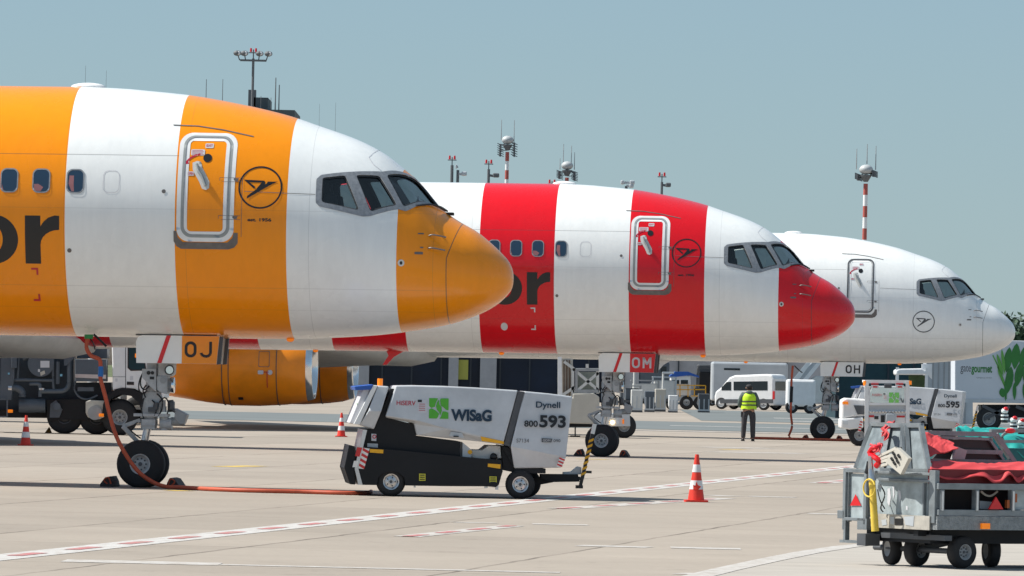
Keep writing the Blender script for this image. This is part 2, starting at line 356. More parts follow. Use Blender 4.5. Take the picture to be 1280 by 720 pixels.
def wheel(parent, c, r, w, rim_r, mt=None, holes=0, name='wheel', face=-1):
    """tyre and rim turned about the y axis; face = side that shows"""
    t = MB().lathe([(-w/2, rim_r), (-w/2, rim_r*1.12), (-w*.48, r*.80), (-w*.40, r*.94), (-w*.22, r), (w*.22, r), (w*.40, r*.94), (w*.48, r*.80), (w/2, rim_r*1.12), (w/2, rim_r)], (0,0,0), close=True).build(name, M['rubber'], parent, smooth=50)
    t.location = c
    mt = mt or M['steel']; s = face
    rb = MB().lathe([(s*w*.30, .001), (s*w*.30, rim_r*.28), (s*w*.26, rim_r*.34), (s*w*.20, rim_r*.72), (s*w*.34, rim_r*.82), (s*w*.47, rim_r*.90), (s*w*.5, rim_r*1.02), (-s*w*.5, rim_r*1.02), (-s*w*.40, rim_r*.8), (-s*w*.2, .001)], (0,0,0))
    rim = rb.build('rim', mt, t, smooth=30)
    hb = MB()
    hb.cyl((0, s*w*.30, 0), (0, s*w*.36, 0), rim_r*.2, n=12)
    for k in range(holes):
        a = 2*math.pi*k/holes; q = (rim_r*.54*math.cos(a), s*w*.225, rim_r*.54*math.sin(a)); hb.bar((0, s*w*.2, 0), (q[0], s*w*.19, q[2]), .01)
        hb.cyl((q[0], q[1]-.012, q[2]), (q[0], q[1]+.012, q[2]), rim_r*.095, n=8)
    hb.build('hub', M['dgrey'], t)
    return t

# ------------------------------------------------------------------ ground, paving, markings
JA = R(8.3)                      # the slab joints run away from the camera at this angle
def ground_mat():
    m = bpy.data.materials.new('concrete_slabs'); m.use_nodes = True; t = m.node_tree; b = t.nodes['Principled BSDF']
    tc = t.nodes.new('ShaderNodeTexCoord'); mp = t.nodes.new('ShaderNodeMapping'); mp.inputs['Rotation'].default_value = (0, 0, JA)
    t.links.new(tc.outputs['Object'], mp.inputs[0])
    sp = t.nodes.new('ShaderNodeSeparateXYZ'); t.links.new(mp.outputs[0], sp.inputs[0])
    wob = t.nodes.new('ShaderNodeTexNoise'); wob.inputs['Scale'].default_value = .8; wob.inputs['Detail'].default_value = 5; t.links.new(tc.outputs['Object'], wob.inputs['Vector'])
    wv = mth(t, 'MULTIPLY', mth(t, 'SUBTRACT', wob.outputs[0], .5), .12)
    xx = mth(t, 'ADD', sp.outputs[0], wv); yy = mth(t, 'ADD', sp.outputs[1], mth(t, 'MULTIPLY', wv, 2))
    # x offset so that joints pass where they do on the apron
    x0 = .53*math.cos(JA) - 77.5*math.sin(JA)
    fx = mth(t, 'ABSOLUTE', mth(t, 'SUBTRACT', mth(t, 'FRACT', mth(t, 'ADD', mth(t, 'MULTIPLY', mth(t, 'SUBTRACT', xx, x0), 1/3.45), .5)), .5))
    fy = mth(t, 'ABSOLUTE', mth(t, 'SUBTRACT', mth(t, 'FRACT', mth(t, 'MULTIPLY', mth(t, 'ADD', yy, 2.1), 1/7.5)), .5))
    brk = t.nodes.new('ShaderNodeTexNoise'); brk.inputs['Scale'].default_value = .35; brk.inputs['Detail'].default_value = 3; t.links.new(tc.outputs['Object'], brk.inputs['Vector'])
    bk = t.nodes.new('ShaderNodeMapRange'); bk.inputs[1].default_value = .38; bk.inputs[2].default_value = .6; t.links.new(brk.outputs[0], bk.inputs[0])
    jx = mth(t, 'MULTIPLY', mth(t, 'LESS_THAN', fx, .009), mth(t, 'MULTIPLY_ADD', bk.outputs[0], .40, .25))
    jy = mth(t, 'MULTIPLY', mth(t, 'LESS_THAN', fy, .011), mth(t, 'MULTIPLY', bk.outputs[0], .2))
    j = mth(t, 'MAXIMUM', jx, jy)
    # mottling stretched across the view, plus per slab tone
    n1 = t.nodes.new('ShaderNodeTexNoise'); n1.inputs['Scale'].default_value = .28; n1.inputs['Detail'].default_value = 10; n1.inputs['Roughness'].default_value = .62; t.links.new(tc.outputs['Object'], n1.inputs['Vector'])
    n2 = t.nodes.new('ShaderNodeTexNoise'); n2.inputs['Scale'].default_value = 9; n2.inputs['Detail'].default_value = 6; n2.inputs['Roughness'].default_value = .75; t.links.new(tc.outputs['Object'], n2.inputs['Vector'])
    fl = t.nodes.new('ShaderNodeCombineXYZ')
    t.links.new(mth(t, 'FLOOR', mth(t, 'MULTIPLY', mth(t, 'SUBTRACT', xx, x0), 1/3.45)), fl.inputs[0]); t.links.new(mth(t, 'FLOOR', mth(t, 'MULTIPLY', mth(t, 'ADD', yy, 5.85), 1/7.5)), fl.inputs[1])
    wn = t.nodes.new('ShaderNodeTexWhiteNoise'); t.links.new(fl.outputs[0], wn.inputs[0])
    s = mth(t, 'ADD', mth(t, 'MULTIPLY', mth(t, 'SUBTRACT', n1.outputs[0], .5), .42), mth(t, 'MULTIPLY', mth(t, 'SUBTRACT', n2.outputs[0], .5), .38))
    s = mth(t, 'ADD', s, mth(t, 'MULTIPLY', mth(t, 'SUBTRACT', wn.outputs[0], .5), .13)); s = mth(t, 'ADD', s, 1.0)
    # dark specks and rubber stains
    n3 = t.nodes.new('ShaderNodeTexNoise'); n3.inputs['Scale'].default_value = .9; n3.inputs['Detail'].default_value = 8; n3.inputs['Roughness'].default_value = .8; t.links.new(tc.outputs['Object'], n3.inputs['Vector'])
    st = t.nodes.new('ShaderNodeMapRange'); st.inputs[1].default_value = .58; st.inputs[2].default_value = .74; st.inputs[3].default_value = 0; st.inputs[4].default_value = .38; t.links.new(n3.outputs[0], st.inputs[0])
    s = mth(t, 'SUBTRACT', s, st.outputs[0])
    mx = t.nodes.new('ShaderNodeMix'); mx.data_type = 'RGBA'; mx.blend_type = 'MULTIPLY'; mx.inputs[0].default_value = 1; mx.inputs[6].default_value = (.33, .283, .238, 1); t.links.new(s, mx.inputs[7])
    m2 = t.nodes.new('ShaderNodeMix'); m2.data_type = 'RGBA'; m2.inputs[7].default_value = (.07, .055, .045, 1); t.links.new(j, m2.inputs[0]); t.links.new(mx.outputs[2], m2.inputs[6])
    t.links.new(m2.outputs[2], b.inputs['Base Color']); b.inputs['Roughness'].default_value = .9; b.inputs['Specular IOR Level'].default_value = .25
    bp = t.nodes.new('ShaderNodeBump'); bp.inputs['Strength'].default_value = .35; bp.inputs['Distance'].default_value = .01
    t.links.new(n2.outputs[0], bp.inputs['Height']); t.links.new(bp.outputs[0], b.inputs['Normal'])
    return m
def paint_mat(name, c, wear=.45, sc=5):
    m = mat(name, c, .7); t = m.node_tree; b = t.nodes['Principled BSDF']; tc = t.nodes.new('ShaderNodeTexCoord')
    n = t.nodes.new('ShaderNodeTexNoise'); n.inputs['Scale'].default_value = sc; n.inputs['Detail'].default_value = 9; n.inputs['Roughness'].default_value = .75; t.links.new(tc.outputs['Object'], n.inputs['Vector'])
    r = t.nodes.new('ShaderNodeMapRange'); r.inputs[1].default_value = .45; r.inputs[2].default_value = .65; r.inputs[4].default_value = wear*2; t.links.new(n.outputs[0], r.inputs[0])
    mx = t.nodes.new('ShaderNodeMix'); mx.data_type = 'RGBA'; mx.inputs[6].default_value = (*c, 1); mx.inputs[7].default_value = (.34, .29, .242, 1); t.links.new(r.outputs[0], mx.inputs[0]); t.links.new(mx.outputs[2], b.inputs['Base Color'])
    return m
def sheet(name, pts, z, m, kind='structure'):
    b = MB(); b.bm.faces.new([b.bm.verts.new((x, y, z)) for x, y in pts])
    o = b.build(name, m); 
    if o.data.polygons[0].normal.z < 0: o.data.flip_normals()
    return tag(o, kind=kind)
sheet('ground', [(-9000, -600), (9000, -600), (9000, 15000), (-9000, 15000)], 0, ground_mat())
asphalt = mat('weathered_asphalt', (.15, .165, .165), .9, var=.15, vs=.15)
sheet('taxiway', [(-400, 244), (600, 244), (600, 283), (-400, 283)], .008, asphalt)
sheet('service_road', [(8, 293), (600, 293), (600, 372), (9, 372)], .008, asphalt)
wp = paint_mat('road_paint_white', (.56, .54, .52), .5); wp2 = paint_mat('faded_paint_white', (.52, .49, .46), .55); rp = paint_mat('road_paint_red', (.50, .14, .15), .6); yp = paint_mat('road_paint_yellow', (.72, .48, .05), .45)
def line(name, p, q, w, m, z=.004, n=1, gap=0.0, dash=None, shift=0):
    """painted strip from pixel p to pixel q on the ground, real width w"""
    a = Vector(G(*p)); c = Vector(G(*q)); d = c-a; Ln = d.length; d.normalize(); nrm = Vector((-d.y, d.x))*w/2
    b = MB(); segs = [(0, Ln)] if not dash else []
    if dash:
        k = shift
        while k < Ln: segs.append((max(0, k), min(Ln, k+dash[0]))); k += dash[0]+dash[1]
    for s0, s1 in segs:
        u = a+d*s0; v = a+d*s1
        b.bm.faces.new([b.bm.verts.new((*t, z)) for t in (u-nrm, v-nrm, v+nrm, u+nrm)])
    o = b.build(name, m)
    for f in o.data.polygons:
        if f.normal.z < 0: f.flip()
    return tag(o, kind='structure')
line('apron_safety_line', (-60, 703.5), (1200, 569), .52, wp)
line('red_line_dashes', (-60, 703.5), (1200, 569), .17, rp, z=.008, dash=(1.3, 1.5))
line('stand_marking', (700, 636), (905, 623), .42, wp2); line('red_line_dashes', (700, 636), (905, 623), .17, rp, z=.008, dash=(1.2, 1.2))
line('stand_marking', (508, 671), (640, 657.5), .34, wp2); line('red_line_dashes', (508, 671), (640, 657.5), .15, rp, z=.008, dash=(1.1, 1))
line('stand_marking', (1026, 604), (1070, 599.5), .5, wp2); line('red_line_dashes', (1026, 604), (1070, 599.5), .2, rp, z=.008, dash=(1.3, 1.2))
for p, q, w in (((80, 701), (275, 705.5), .9), ((275, 706), (700, 716), .35), ((724, 682), (812, 684.5), .55), ((838, 684.5), (926, 686.5), .7), ((936, 620.5), (994, 622), .6), ((885, 619), (917, 620.5), .5), ((848, 717), (910, 719), .5),
                ((665, 655), (735, 656.5), .55), ((565, 653), (620, 654), .35), ((1010, 642), (1050, 643), .6), ((880, 559), (960, 560.5), 1.4), ((890, 565), (1005, 567), 1.2)):
    line('stand_marking', p, q, w, wp2)
for p, q in (((278, 583.5), (322, 582.5)), ((210, 613.3), (236, 613.6)), ((905, 562), (928, 562)), ((722, 573.8), (760, 574.5))): line('yellow_marking', p, q, .5, yp)
# long white and yellow lines far away on the taxiway
for y0, X0, X1, w in ((238.5, 4, 60, 1.5), (262, 6, 60, 1.2), (300, 12, 60, 2.0), (318, 12, 60, 2.2)):
    sheet('taxiway_line', [(X0, y0), (X1, y0), (X1, y0+w), (X0, y0+w)], .012, wp)
# brushed strip beside the curved white edge line at the right, bottom
cv = [G(*q) for q in ((860, 724), (905, 713), (960, 701), (1010, 691), (1060, 683.5), (1120, 678), (1200, 672), (1300, 667))]
b = MB()
for (x0, y0), (x1, y1) in zip(cv, cv[1:]): b.bm.faces.new([b.bm.verts.new(v) for v in ((x0-.15, y0, .009), (x1-.15, y1, .009), (x1+.15, y1, .009), (x0+.15, y0, .009))])
bmesh.ops.remove_doubles(b.bm, verts=b.bm.verts, dist=1e-4); o = b.build('edge_line', wp2); tag(o, kind='structure')
for f in o.data.polygons:
    if f.normal.z < 0: f.flip()
def brushed():
    m = mat('brushed_old_concrete', (.40, .36, .315), .9); t = m.node_tree; bb = t.nodes['Principled BSDF']; tc = t.nodes.new('ShaderNodeTexCoord')
    mp = t.nodes.new('ShaderNodeMapping'); mp.inputs['Scale'].default_value = (.5, 9, 1); mp.inputs['Rotation'].default_value = (0, 0, R(3)); t.links.new(tc.outputs['Object'], mp.inputs[0])
    n = t.nodes.new('ShaderNodeTexNoise'); n.inputs['Scale'].default_value = 1.2; n.inputs['Detail'].default_value = 6; n.inputs['Roughness'].default_value = .7; t.links.new(mp.outputs[0], n.inputs['Vector'])
    r = t.nodes.new('ShaderNodeMapRange'); r.inputs[1].default_value = .3; r.inputs[2].default_value = .7; r.inputs[3].default_value = .62; r.inputs[4].default_value = 1.25; t.links.new(n.outputs[0], r.inputs[0])
    mx = t.nodes.new('ShaderNodeMix'); mx.data_type = 'RGBA'; mx.blend_type = 'MULTIPLY'; mx.inputs[0].default_value = 1; mx.inputs[6].default_value = (.42, .38, .335, 1); t.links.new(r.outputs[0], mx.inputs[7]); t.links.new(mx.outputs[2], bb.inputs['Base Color'])
    return m
sheet('pavement_strip', [(x, y) for x, y in cv] + [(30, cv[-1][1]), (30, 40), (cv[0][0], 40)], .005, brushed())

sheet('grass_field', [(-6000, 760), (6000, 760), (6000, 14000), (-6000, 14000)], .01, mat('dry_grass', (.10, .12, .045), .95, var=.4, vs=.02))

# ------------------------------------------------------------------ aircraft body shape
# distance aft of nose -> top z, bottom z, widest z, half width
NX=5.906
FT=[(0,3.44),(.03,3.6),(.09,3.71),(.18,3.81),(.384,4.0),(.61,4.175),(.84,4.30),(1.0,4.40),(1.14,4.50),(1.52,4.93),(1.61,5.01),(1.78,5.155),(2.067,5.375),(2.35,5.53),(2.62,5.645),(3.14,5.82),(3.58,5.965),(3.92,6.052),(4.43,6.16),(5.27,6.296),(5.9,6.352),(6.4,6.39),(7.2,6.405),(60,6.405)]
FB=[(0,3.40),(.03,3.25),(.077,3.18),(.262,3.0),(.536,2.845),(.815,2.735),(1.04,2.668),(1.376,2.60),(1.826,2.53),(2.22,2.483),(2.78,2.442),(3.4,2.413),(4.2,2.402),(60,2.40)]
FC=[(0,3.42),(.4,3.45),(.84,3.5),(1.5,3.62),(2.1,3.78),(3,4.0),(4,4.2),(5.5,4.36),(7,4.4),(60,4.4)]
FW=[(0,0.0),(.03,.19),(.09,.33),(.18,.46),(.38,.67),(.61,.84),(.84,.97),(1.14,1.11),(1.5,1.25),(2.1,1.43),(3,1.62),(4,1.75),(5.5,1.855),(7,1.88),(60,1.88)]
def mono(tab):
    # monotone cubic in sqrt(d)
    X=[math.sqrt(a) for a,b in tab];Y=[b for a,b in tab];n=len(X)
    D=[(Y[i+1]-Y[i])/(X[i+1]-X[i]) for i in range(n-1)]
    M=[D[0]]+[0 if D[i-1]*D[i]<=0 else 2*D[i-1]*D[i]/(D[i-1]+D[i]) for i in range(1,n-1)]+[D[-1]]
    def f(d):
        s=math.sqrt(max(0,d))
        if s>=X[-1]:return Y[-1]
        i=0
        while X[i+1]<s:i+=1
        h=X[i+1]-X[i];t=(s-X[i])/h
        return (2*t**3-3*t*t+1)*Y[i]+(t**3-2*t*t+t)*h*M[i]+(-2*t**3+3*t*t)*Y[i+1]+(t**3-t*t)*h*M[i+1]
    return f
fT,fB,fC,fW=map(mono,(FT,FB,FC,FW))
def halfw(x,z):
    d=NX-x
    if d<0:return 0
    zt,zb,zc,w=fT(d),fB(d),fC(d),fW(d)
    r=(z-zc)/((zt-zc) if z>zc else (zc-zb))
    return w*math.sqrt(max(0,1-r*r))
def sec(x, ph):
    """point on the skin at station x, angle ph (0 = crown, near side first)"""
    d = NX - x; zt, zb, zc, w = fT(d), fB(d), fC(d), fW(d); c = math.cos(ph)
    return Vector((x, -w*math.sin(ph), zc + (zt-zc if c > 0 else zc-zb)*c))
def snorm(x, ph):
    e = 2e-3; d = max(NX - x, 2e-4); x = NX - d
    ax = sec(x-min(e, 9), ph) - sec(min(x+e, NX-1e-5), ph); ap = sec(x, ph+e) - sec(x, ph-e)
    n = ax.cross(ap)
    if n.length < 1e-12: return Vector((1, 0, 0))
    n.normalize()
    out = Vector((0, -math.sin(ph), math.cos(ph))) + Vector((.3, 0, 0))
    return n if n.dot(out) > 0 else -n
def phi_of(x, y, z):
    d = NX - x; zt, zb, zc, w = fT(d), fB(d), fC(d), fW(d)
    return math.atan2(-y/max(w, 1e-6), (z-zc)/max((zt-zc if z > zc else zc-zb), 1e-6))
def fmap(eps=.006, far=False):
    def f(x, z):
        y = -halfw(x, z); ph = phi_of(x, y, z); p = sec(x, ph) + snorm(x, ph)*eps
        if far: p.y = -p.y
        return p
    return f
PT, PP = R(4.2), R(.45)
FP = [Fr(178.5, 609, PT, PP), Fr(752.5, 570.6, PT, PP), Fr(1028, 550.6, PT, PP)]
def surf(px, py, fr=FP[0]):
    yl = -.5
    for i in range(50):
        x, z = fr.loc(px, py, yl); yl = yl*.6 - halfw(x, z)*.4
    return fr.loc(px, py, yl)

# cockpit glazing, outlined in (x, y, z) on the near side, mirrored for the far side
GL = [[(3.915, -.80, 5.0), (4.36, -.10, 4.93), (4.79, -.09, 4.475), (4.22, -1.04, 4.51)],
      [(3.46, -1.12, 5.01), (3.815, -.92, 5.01), (4.12, -1.09, 4.545), (3.72, -1.34, 4.43)],
      [(2.955, -1.345, 4.955), (3.30, -1.19, 4.995), (3.55, -1.39, 4.445), (2.96, -1.52, 4.57)]]
FR_OUT = [(2.86, -1.40, 4.94), (2.93, -1.33, 5.005), (3.374, -1.127, 5.068), (3.65, -.97, 5.09), (3.86, -.80, 5.07), (4.325, -.05, 4.985), (4.82, -.04, 4.44), (4.26, -1.08, 4.46), (4.14, -1.12, 4.48), (3.72, -1.38, 4.365), (3.60, -1.42, 4.355), (2.93, -1.55, 4.50), (2.87, -1.54, 4.555)]
def outline3(poly, r=.18, mirror=False, step=.05):
    """closed outline between 3-D corner points, corners rounded, dropped onto the skin as (x, angle)"""
    P3_ = [Vector(p) for p in poly]; n = len(P3_); q = []
    for i in range(n):
        p0, p1, p2 = P3_[i-1], P3_[i], P3_[(i+1) % n]
        if r: 
            a = p1 + (p0-p1)*r; c = p1 + (p2-p1)*r
            for k in range(5): t = k/4; q.append((1-t)**2*a + 2*t*(1-t)*p1 + t*t*c)
        else: q.append(p1)
    out = []
    for i in range(len(q)):
        a, c = q[i], q[(i+1) % len(q)]; m = max(1, int((c-a).length/step))
        for k in range(m):
            p = a.lerp(c, k/m); ph = phi_of(p.x, p.y, p.z); out.append((p.x, 2*math.pi-ph if mirror else ph))
    return out
def dens(q, sub=6):
    out = []
    for i in range(len(q)):
        a, c = q[i], q[(i+1) % len(q)]
        n = max(1, int(math.hypot(c[0]-a[0], c[1]-a[1])/.05))
        for k in range(n): out.append((a[0]+(c[0]-a[0])*k/n, a[1]+(c[1]-a[1])*k/n))
    return out
def gl_outline(i, mirror): return outline3(GL[i], .10, mirror)
def inside(p, poly):
    x, y = p; c = False; n = len(poly)
    for i in range(n):
        a, b = poly[i], poly[i-1]
        if (a[1] > y) != (b[1] > y) and x < (b[0]-a[0])*(y-a[1])/(b[1]-a[1]) + a[0]: c = not c
    return c
def to_u(x): return 3*math.sqrt(max(0, NX-x))
def from_u(u): return NX - (u/3)**2
def cdt_surface(polys_in, grid, holes, eps, keep_in=None):
    """triangulated skin patch: grid points + window outlines, holes left open"""
    V = []; E = []
    for x, p in grid: V.append(Vector((to_u(x), p*1.2)))
    for poly in polys_in:
        n0 = len(V)
        for x, p in poly: V.append(Vector((to_u(x), p*1.2)))
        for i in range(len(poly)): E.append((n0+i, n0+(i+1) % len(poly)))
    vs, es, fs, _, _, _ = delaunay_2d_cdt(V, E, [], 0, 1e-5)
    hol = [[(to_u(x), p*1.2) for x, p in h] for h in holes]; kin = [[(to_u(x), p*1.2) for x, p in h] for h in (keep_in or [])]
    co = []; nn = []
    for v in vs:
        x, p = from_u(v.x), v.y/1.2; n = snorm(x, p); co.append(sec(x, p) + n*eps); nn.append(n)
    F_ = []
    for f in fs:
        c = (sum(vs[i].x for i in f)/len(f), sum(vs[i].y for i in f)/len(f))
        if any(inside(c, h) for h in hol): continue
        if kin and not any(inside(c, h) for h in kin): continue
        F_.append(tuple(f))
    return co, nn, F_
def mesh_custom(name, co, nn, F_, m, flip=False, parent=None):
    me = bpy.data.meshes.new(name); me.from_pydata([tuple(c) for c in co], [], F_)
    # orient faces along the analytic normals
    bm = bmesh.new(); bm.from_mesh(me); bm.faces.ensure_lookup_table()
    for f in bm.faces:
        a = sum((nn[v.index] for v in f.verts), Vector())
        f.normal_update()
        if f.normal.dot(a) < 0: f.normal_flip()
    bm.to_mesh(me); bm.free()
    me.polygons.foreach_set('use_smooth', [True]*len(me.polygons))
    me.normals_split_custom_set_from_vertices([tuple(n) for n in nn])
    me.materials.append(m); o = bpy.data.objects.new(name, me); COL.objects.link(o); o.parent = parent
    return o

WINS = [gl_outline(i, mm) for mm in (False, True) for i in range(3)]
def build_body(parent):
    ds = [0.0, .0005, .003, .008, .016, .03, .05, .075, .105, .14, .18, .23, .29, .36, .44, .53, .63, .73, .84, .96, 1.08] + [1.2+.12*k for k in range(26)]
    ds += [4.4+.3*k for k in range(12)] + [8+k for k in range(0, 34, 2)]
    NP = 84; grid = []
    for d in ds:
        x = NX - max(d, 1e-6)
        for k in range(NP+1):
            p = 2*math.pi*k/NP
            q = (x, p)
            near = 2.6 < x < 5 and (p < 2.2 or p > 4.1)
            if near and any(inside(q, w) for w in WINS): continue
            grid.append(q)
    co, nn, F_ = cdt_surface(WINS, grid, WINS, 0)
    o = mesh_custom('fuselage', co, nn, F_, M['livery_orange'], parent=parent)
    # tail cone as a separate tapering skin joined to the same body mesh
    me = o.data; bm = bmesh.new(); bm.from_mesh(me)
    rings = []
    for d, zc, w, h in ((40, 4.4, 1.88, 2.0), (44, 4.62, 1.7, 1.8), (48, 5.0, 1.25, 1.35), (51.5, 5.4, .75, .85), (54, 5.7, .25, .3)):
        rings.append([bm.verts.new((NX-d, -w*math.sin(2*math.pi*k/48), zc + (2.0027 if d == 40 and math.cos(2*math.pi*k/48) > 0 else h)*math.cos(2*math.pi*k/48))) for k in range(48)])
    for A, B in zip(rings, rings[1:]):
        for i in range(48):
            f = bm.faces.new((A[i], B[i], B[(i+1) % 48], A[(i+1) % 48])); f.smooth = True
    bm.faces.new(rings[-1]).smooth = True
    bm.to_mesh(me); bm.free()
    return o
def build_cockpit(parent):
    # lining: same skin a hand's breadth inside, with reveals round every pane
    grid = [(NX-d, p) for d in [.95+.2*k for k in range(15)] for p in [2*math.pi*k/40 for k in range(41)]]
    grid = [q for q in grid if not any(inside(q, w) for w in WINS)]
    co, nn, F_ = cdt_surface(WINS, grid, WINS, -.07)
    ok = []
    for f in F_:
        if all(co[i].x > 2.0 for i in f): ok.append(f)
    me = bpy.data.meshes.new('cockpit_lining'); bm = bmesh.new(); vs = [bm.verts.new(c) for c in co]
    for f in ok: bm.faces.new([vs[i] for i in f])
    for w in WINS:
        n = len(w); A = [bm.verts.new(sec(x, p) - snorm(x, p)*.004) for x, p in w]; B = [bm.verts.new(sec(x, p) - snorm(x, p)*.07) for x, p in w]
        for i in range(n): bm.faces.new((A[i], A[(i+1) % n], B[(i+1) % n], B[i]))
    bm.to_mesh(me); bm.free(); me.materials.append(M['lining']); o = bpy.data.objects.new('cockpit_lining', me); COL.objects.link(o); o.parent = parent
    MB().prismx([(sec(2.1, 2*math.pi*k/24).y*.93, 4.05+(sec(2.1, 2*math.pi*k/24).z-4.05)*.93) for k in range(24)], 2.05, 2.12).b2(2.1, 4.6, -.95, .95, 3.5, 3.6).build('bulkhead', M['lining'], o)
    b = MB().prism([(3.95, 4.2), (4.42, 4.1), (4.42, 4.40), (4.1, 4.52), (3.95, 4.5)], -.62, .62); b.build('instrument_panel', M['lining'], o)
    for y in (-.53, .53):
        b = MB().box((3.05, y, 4.35), (.16, .5, .75), rot=(0, -.15, 0), bev=.04).box((2.98, y, 4.80), (.12, .28, .22), rot=(0, -.1, 0), bev=.04).box((3.3, y, 4.0), (.55, .5, .14), bev=.04)
        b.build('pilot_seat', M['seat'], o)
    for i, mm in [(i, mm) for mm in (False, True) for i in range(3)]:
        w = gl_outline(i, mm); bm = bmesh.new(); ins = [bm.verts.new(sec(x, p) - snorm(x, p)*.03) for x, p in w]
        c = bm.verts.new(sum((v.co for v in ins), Vector())/len(ins))
        for k in range(len(ins)): bm.faces.new((ins[k], ins[(k+1) % len(ins)], c))
        bmesh.ops.recalc_face_normals(bm, faces=bm.faces)
        me = bpy.data.meshes.new('cockpit_pane'); bm.to_mesh(me); bm.free(); me.materials.append(M['clear'])
        p = bpy.data.objects.new('cockpit_pane', me); COL.objects.link(p); p.parent = parent
    # sun screens left in the far panes
    for i in range(3):
        w = gl_outline(i, True); c = Vector((sum(q[0] for q in w)/len(w), sum(q[1] for q in w)/len(w))); bm = bmesh.new()
        vs = [bm.verts.new(sec(*q) - snorm(*q)*.045) for q in [(Vector(q) + (c-Vector(q))*.10) for q in w]]; cc = bm.verts.new(sum((v.co for v in vs), Vector())/len(vs))
        for k in range(len(vs)): bm.faces.new((vs[k], vs[(k+1) % len(vs)], cc))
        me = bpy.data.meshes.new('sun_screen'); bm.to_mesh(me); bm.free(); me.materials.append(M['screen']); p = bpy.data.objects.new('sun_screen', me); COL.objects.link(p); p.parent = parent
    # grey frame: the outline minus the panes, a few mm proud of the skin
    for mm in (False, True):
        out = outline3(FR_OUT, .12, mm); ws = [gl_outline(i, mm) for i in range(3)]
        g = [(x, p) for x in [2.9+.06*k for k in range(33)] for p in [(.03+.05*k) for k in range(30)]]
        if mm: g = [(x, 2*math.pi-p) for x, p in g]
        g = [q for q in g if inside(q, out) and not any(inside(q, w) for w in ws)]
        co, nn, F_ = cdt_surface([out]+ws, g, ws, .006, keep_in=[out])
        mesh_custom('window_frame', co, nn, F_, M['frame'], parent=parent)
    # black gasket inside the frame
    for mm in (False, True):
        bm = bmesh.new()
        for i in range(3):
            w = gl_outline(i, mm); c = Vector((sum(q[0] for q in w)/len(w), sum(q[1] for q in w)/len(w)))
            ins = [(Vector(q) + (c-Vector(q))*.09) for q in w]
            A = [bm.verts.new(sec(*q) - snorm(*q)*.012) for q in w]; B = [bm.verts.new(sec(q.x, q.y) - snorm(q.x, q.y)*.018) for q in ins]
            for k in range(len(w)): bm.faces.new((A[k], A[(k+1) % len(w)], B[(k+1) % len(w)], B[k]))
        me = bpy.data.meshes.new('gasket'); bm.to_mesh(me); bm.free(); me.materials.append(M['lining']); p = bpy.data.objects.new('gasket', me); COL.objects.link(p); p.parent = parent

def strip(pts, w):
    out = []
    for (x0, z0), (x1, z1) in zip(pts, pts[1:]):
        dx, dz = x1-x0, z1-z0; L = math.hypot(dx, dz) or 1; nx, nz = -dz/L*w/2, dx/L*w/2
        out.append([(x0-nx, z0-nz), (x1-nx, z1-nz), (x1+nx, z1+nz), (x0+nx, z0+nz)])
    return out
def arc(cx, cz, r, a0, a1, n=16, rz=None): return [(cx + r*math.cos(R(a0+(a1-a0)*k/n)), cz + (rz or r)*math.sin(R(a0+(a1-a0)*k/n))) for k in range(n+1)]

def letters(x_r):
    """the end of a big lower-case word read towards the nose: ...or"""
    z0, z1 = 3.535, 4.29; h = z1-z0; L = {}
    def ring(cx): return ringf(ell(cx, (z0+z1)/2, .41, h/2+.012, 44), ell(cx, (z0+z1)/2, .165, .225, 44))
    xs = x_r - .545                                                  # left edge of the stem of the r
    # r: stem + arm
    arm = [(xs+.245, z0+.30)] + [(xs+.245+.30*(1-math.cos(R(a))), z0+.30+.235*math.sin(R(a))) for a in range(15, 91, 15)] + [(x_r, z1-.215), (x_r, z1), (xs+.47, z1+.005), (xs+.37, z1-.03), (xs+.30, z1-.09), (xs+.245, z1-.17)]
    L['r'] = [[(xs, z0), (xs+.245, z0), (xs+.245, z1), (xs, z1)], arm]
    cx = xs - .10 - .42; L['o'] = ring(cx)
    cx2 = cx - .42 - .08 - .41; L['d'] = ring(cx2) + [[(cx2+.17, z0), (cx2+.41, z0), (cx2+.41, z1+.33), (cx2+.17, z1+.33)]]
    return L
def bird(cx, cz, s):
    """ring emblem with an angular bird"""
    f = lambda q: [((a-665)/140*s+cx, -(b-184)/140*s+cz) for a, b in q]
    P1 = f([(553, 133), (590, 150), (632, 181), (624, 193)])
    P1b = f([(553, 133), (690, 138), (697, 150), (590, 150)]); P1c = f([(676, 147), (697, 150), (692, 168), (660, 192), (640, 193)])
    P2 = f([(712, 144), (780, 143), (733, 165), (706, 160)]); P3 = f([(780, 143), (733, 165), (652, 215), (578, 262), (580, 243), (645, 192), (706, 158)])
    return [P1, P1b, P1c, P2, P3]

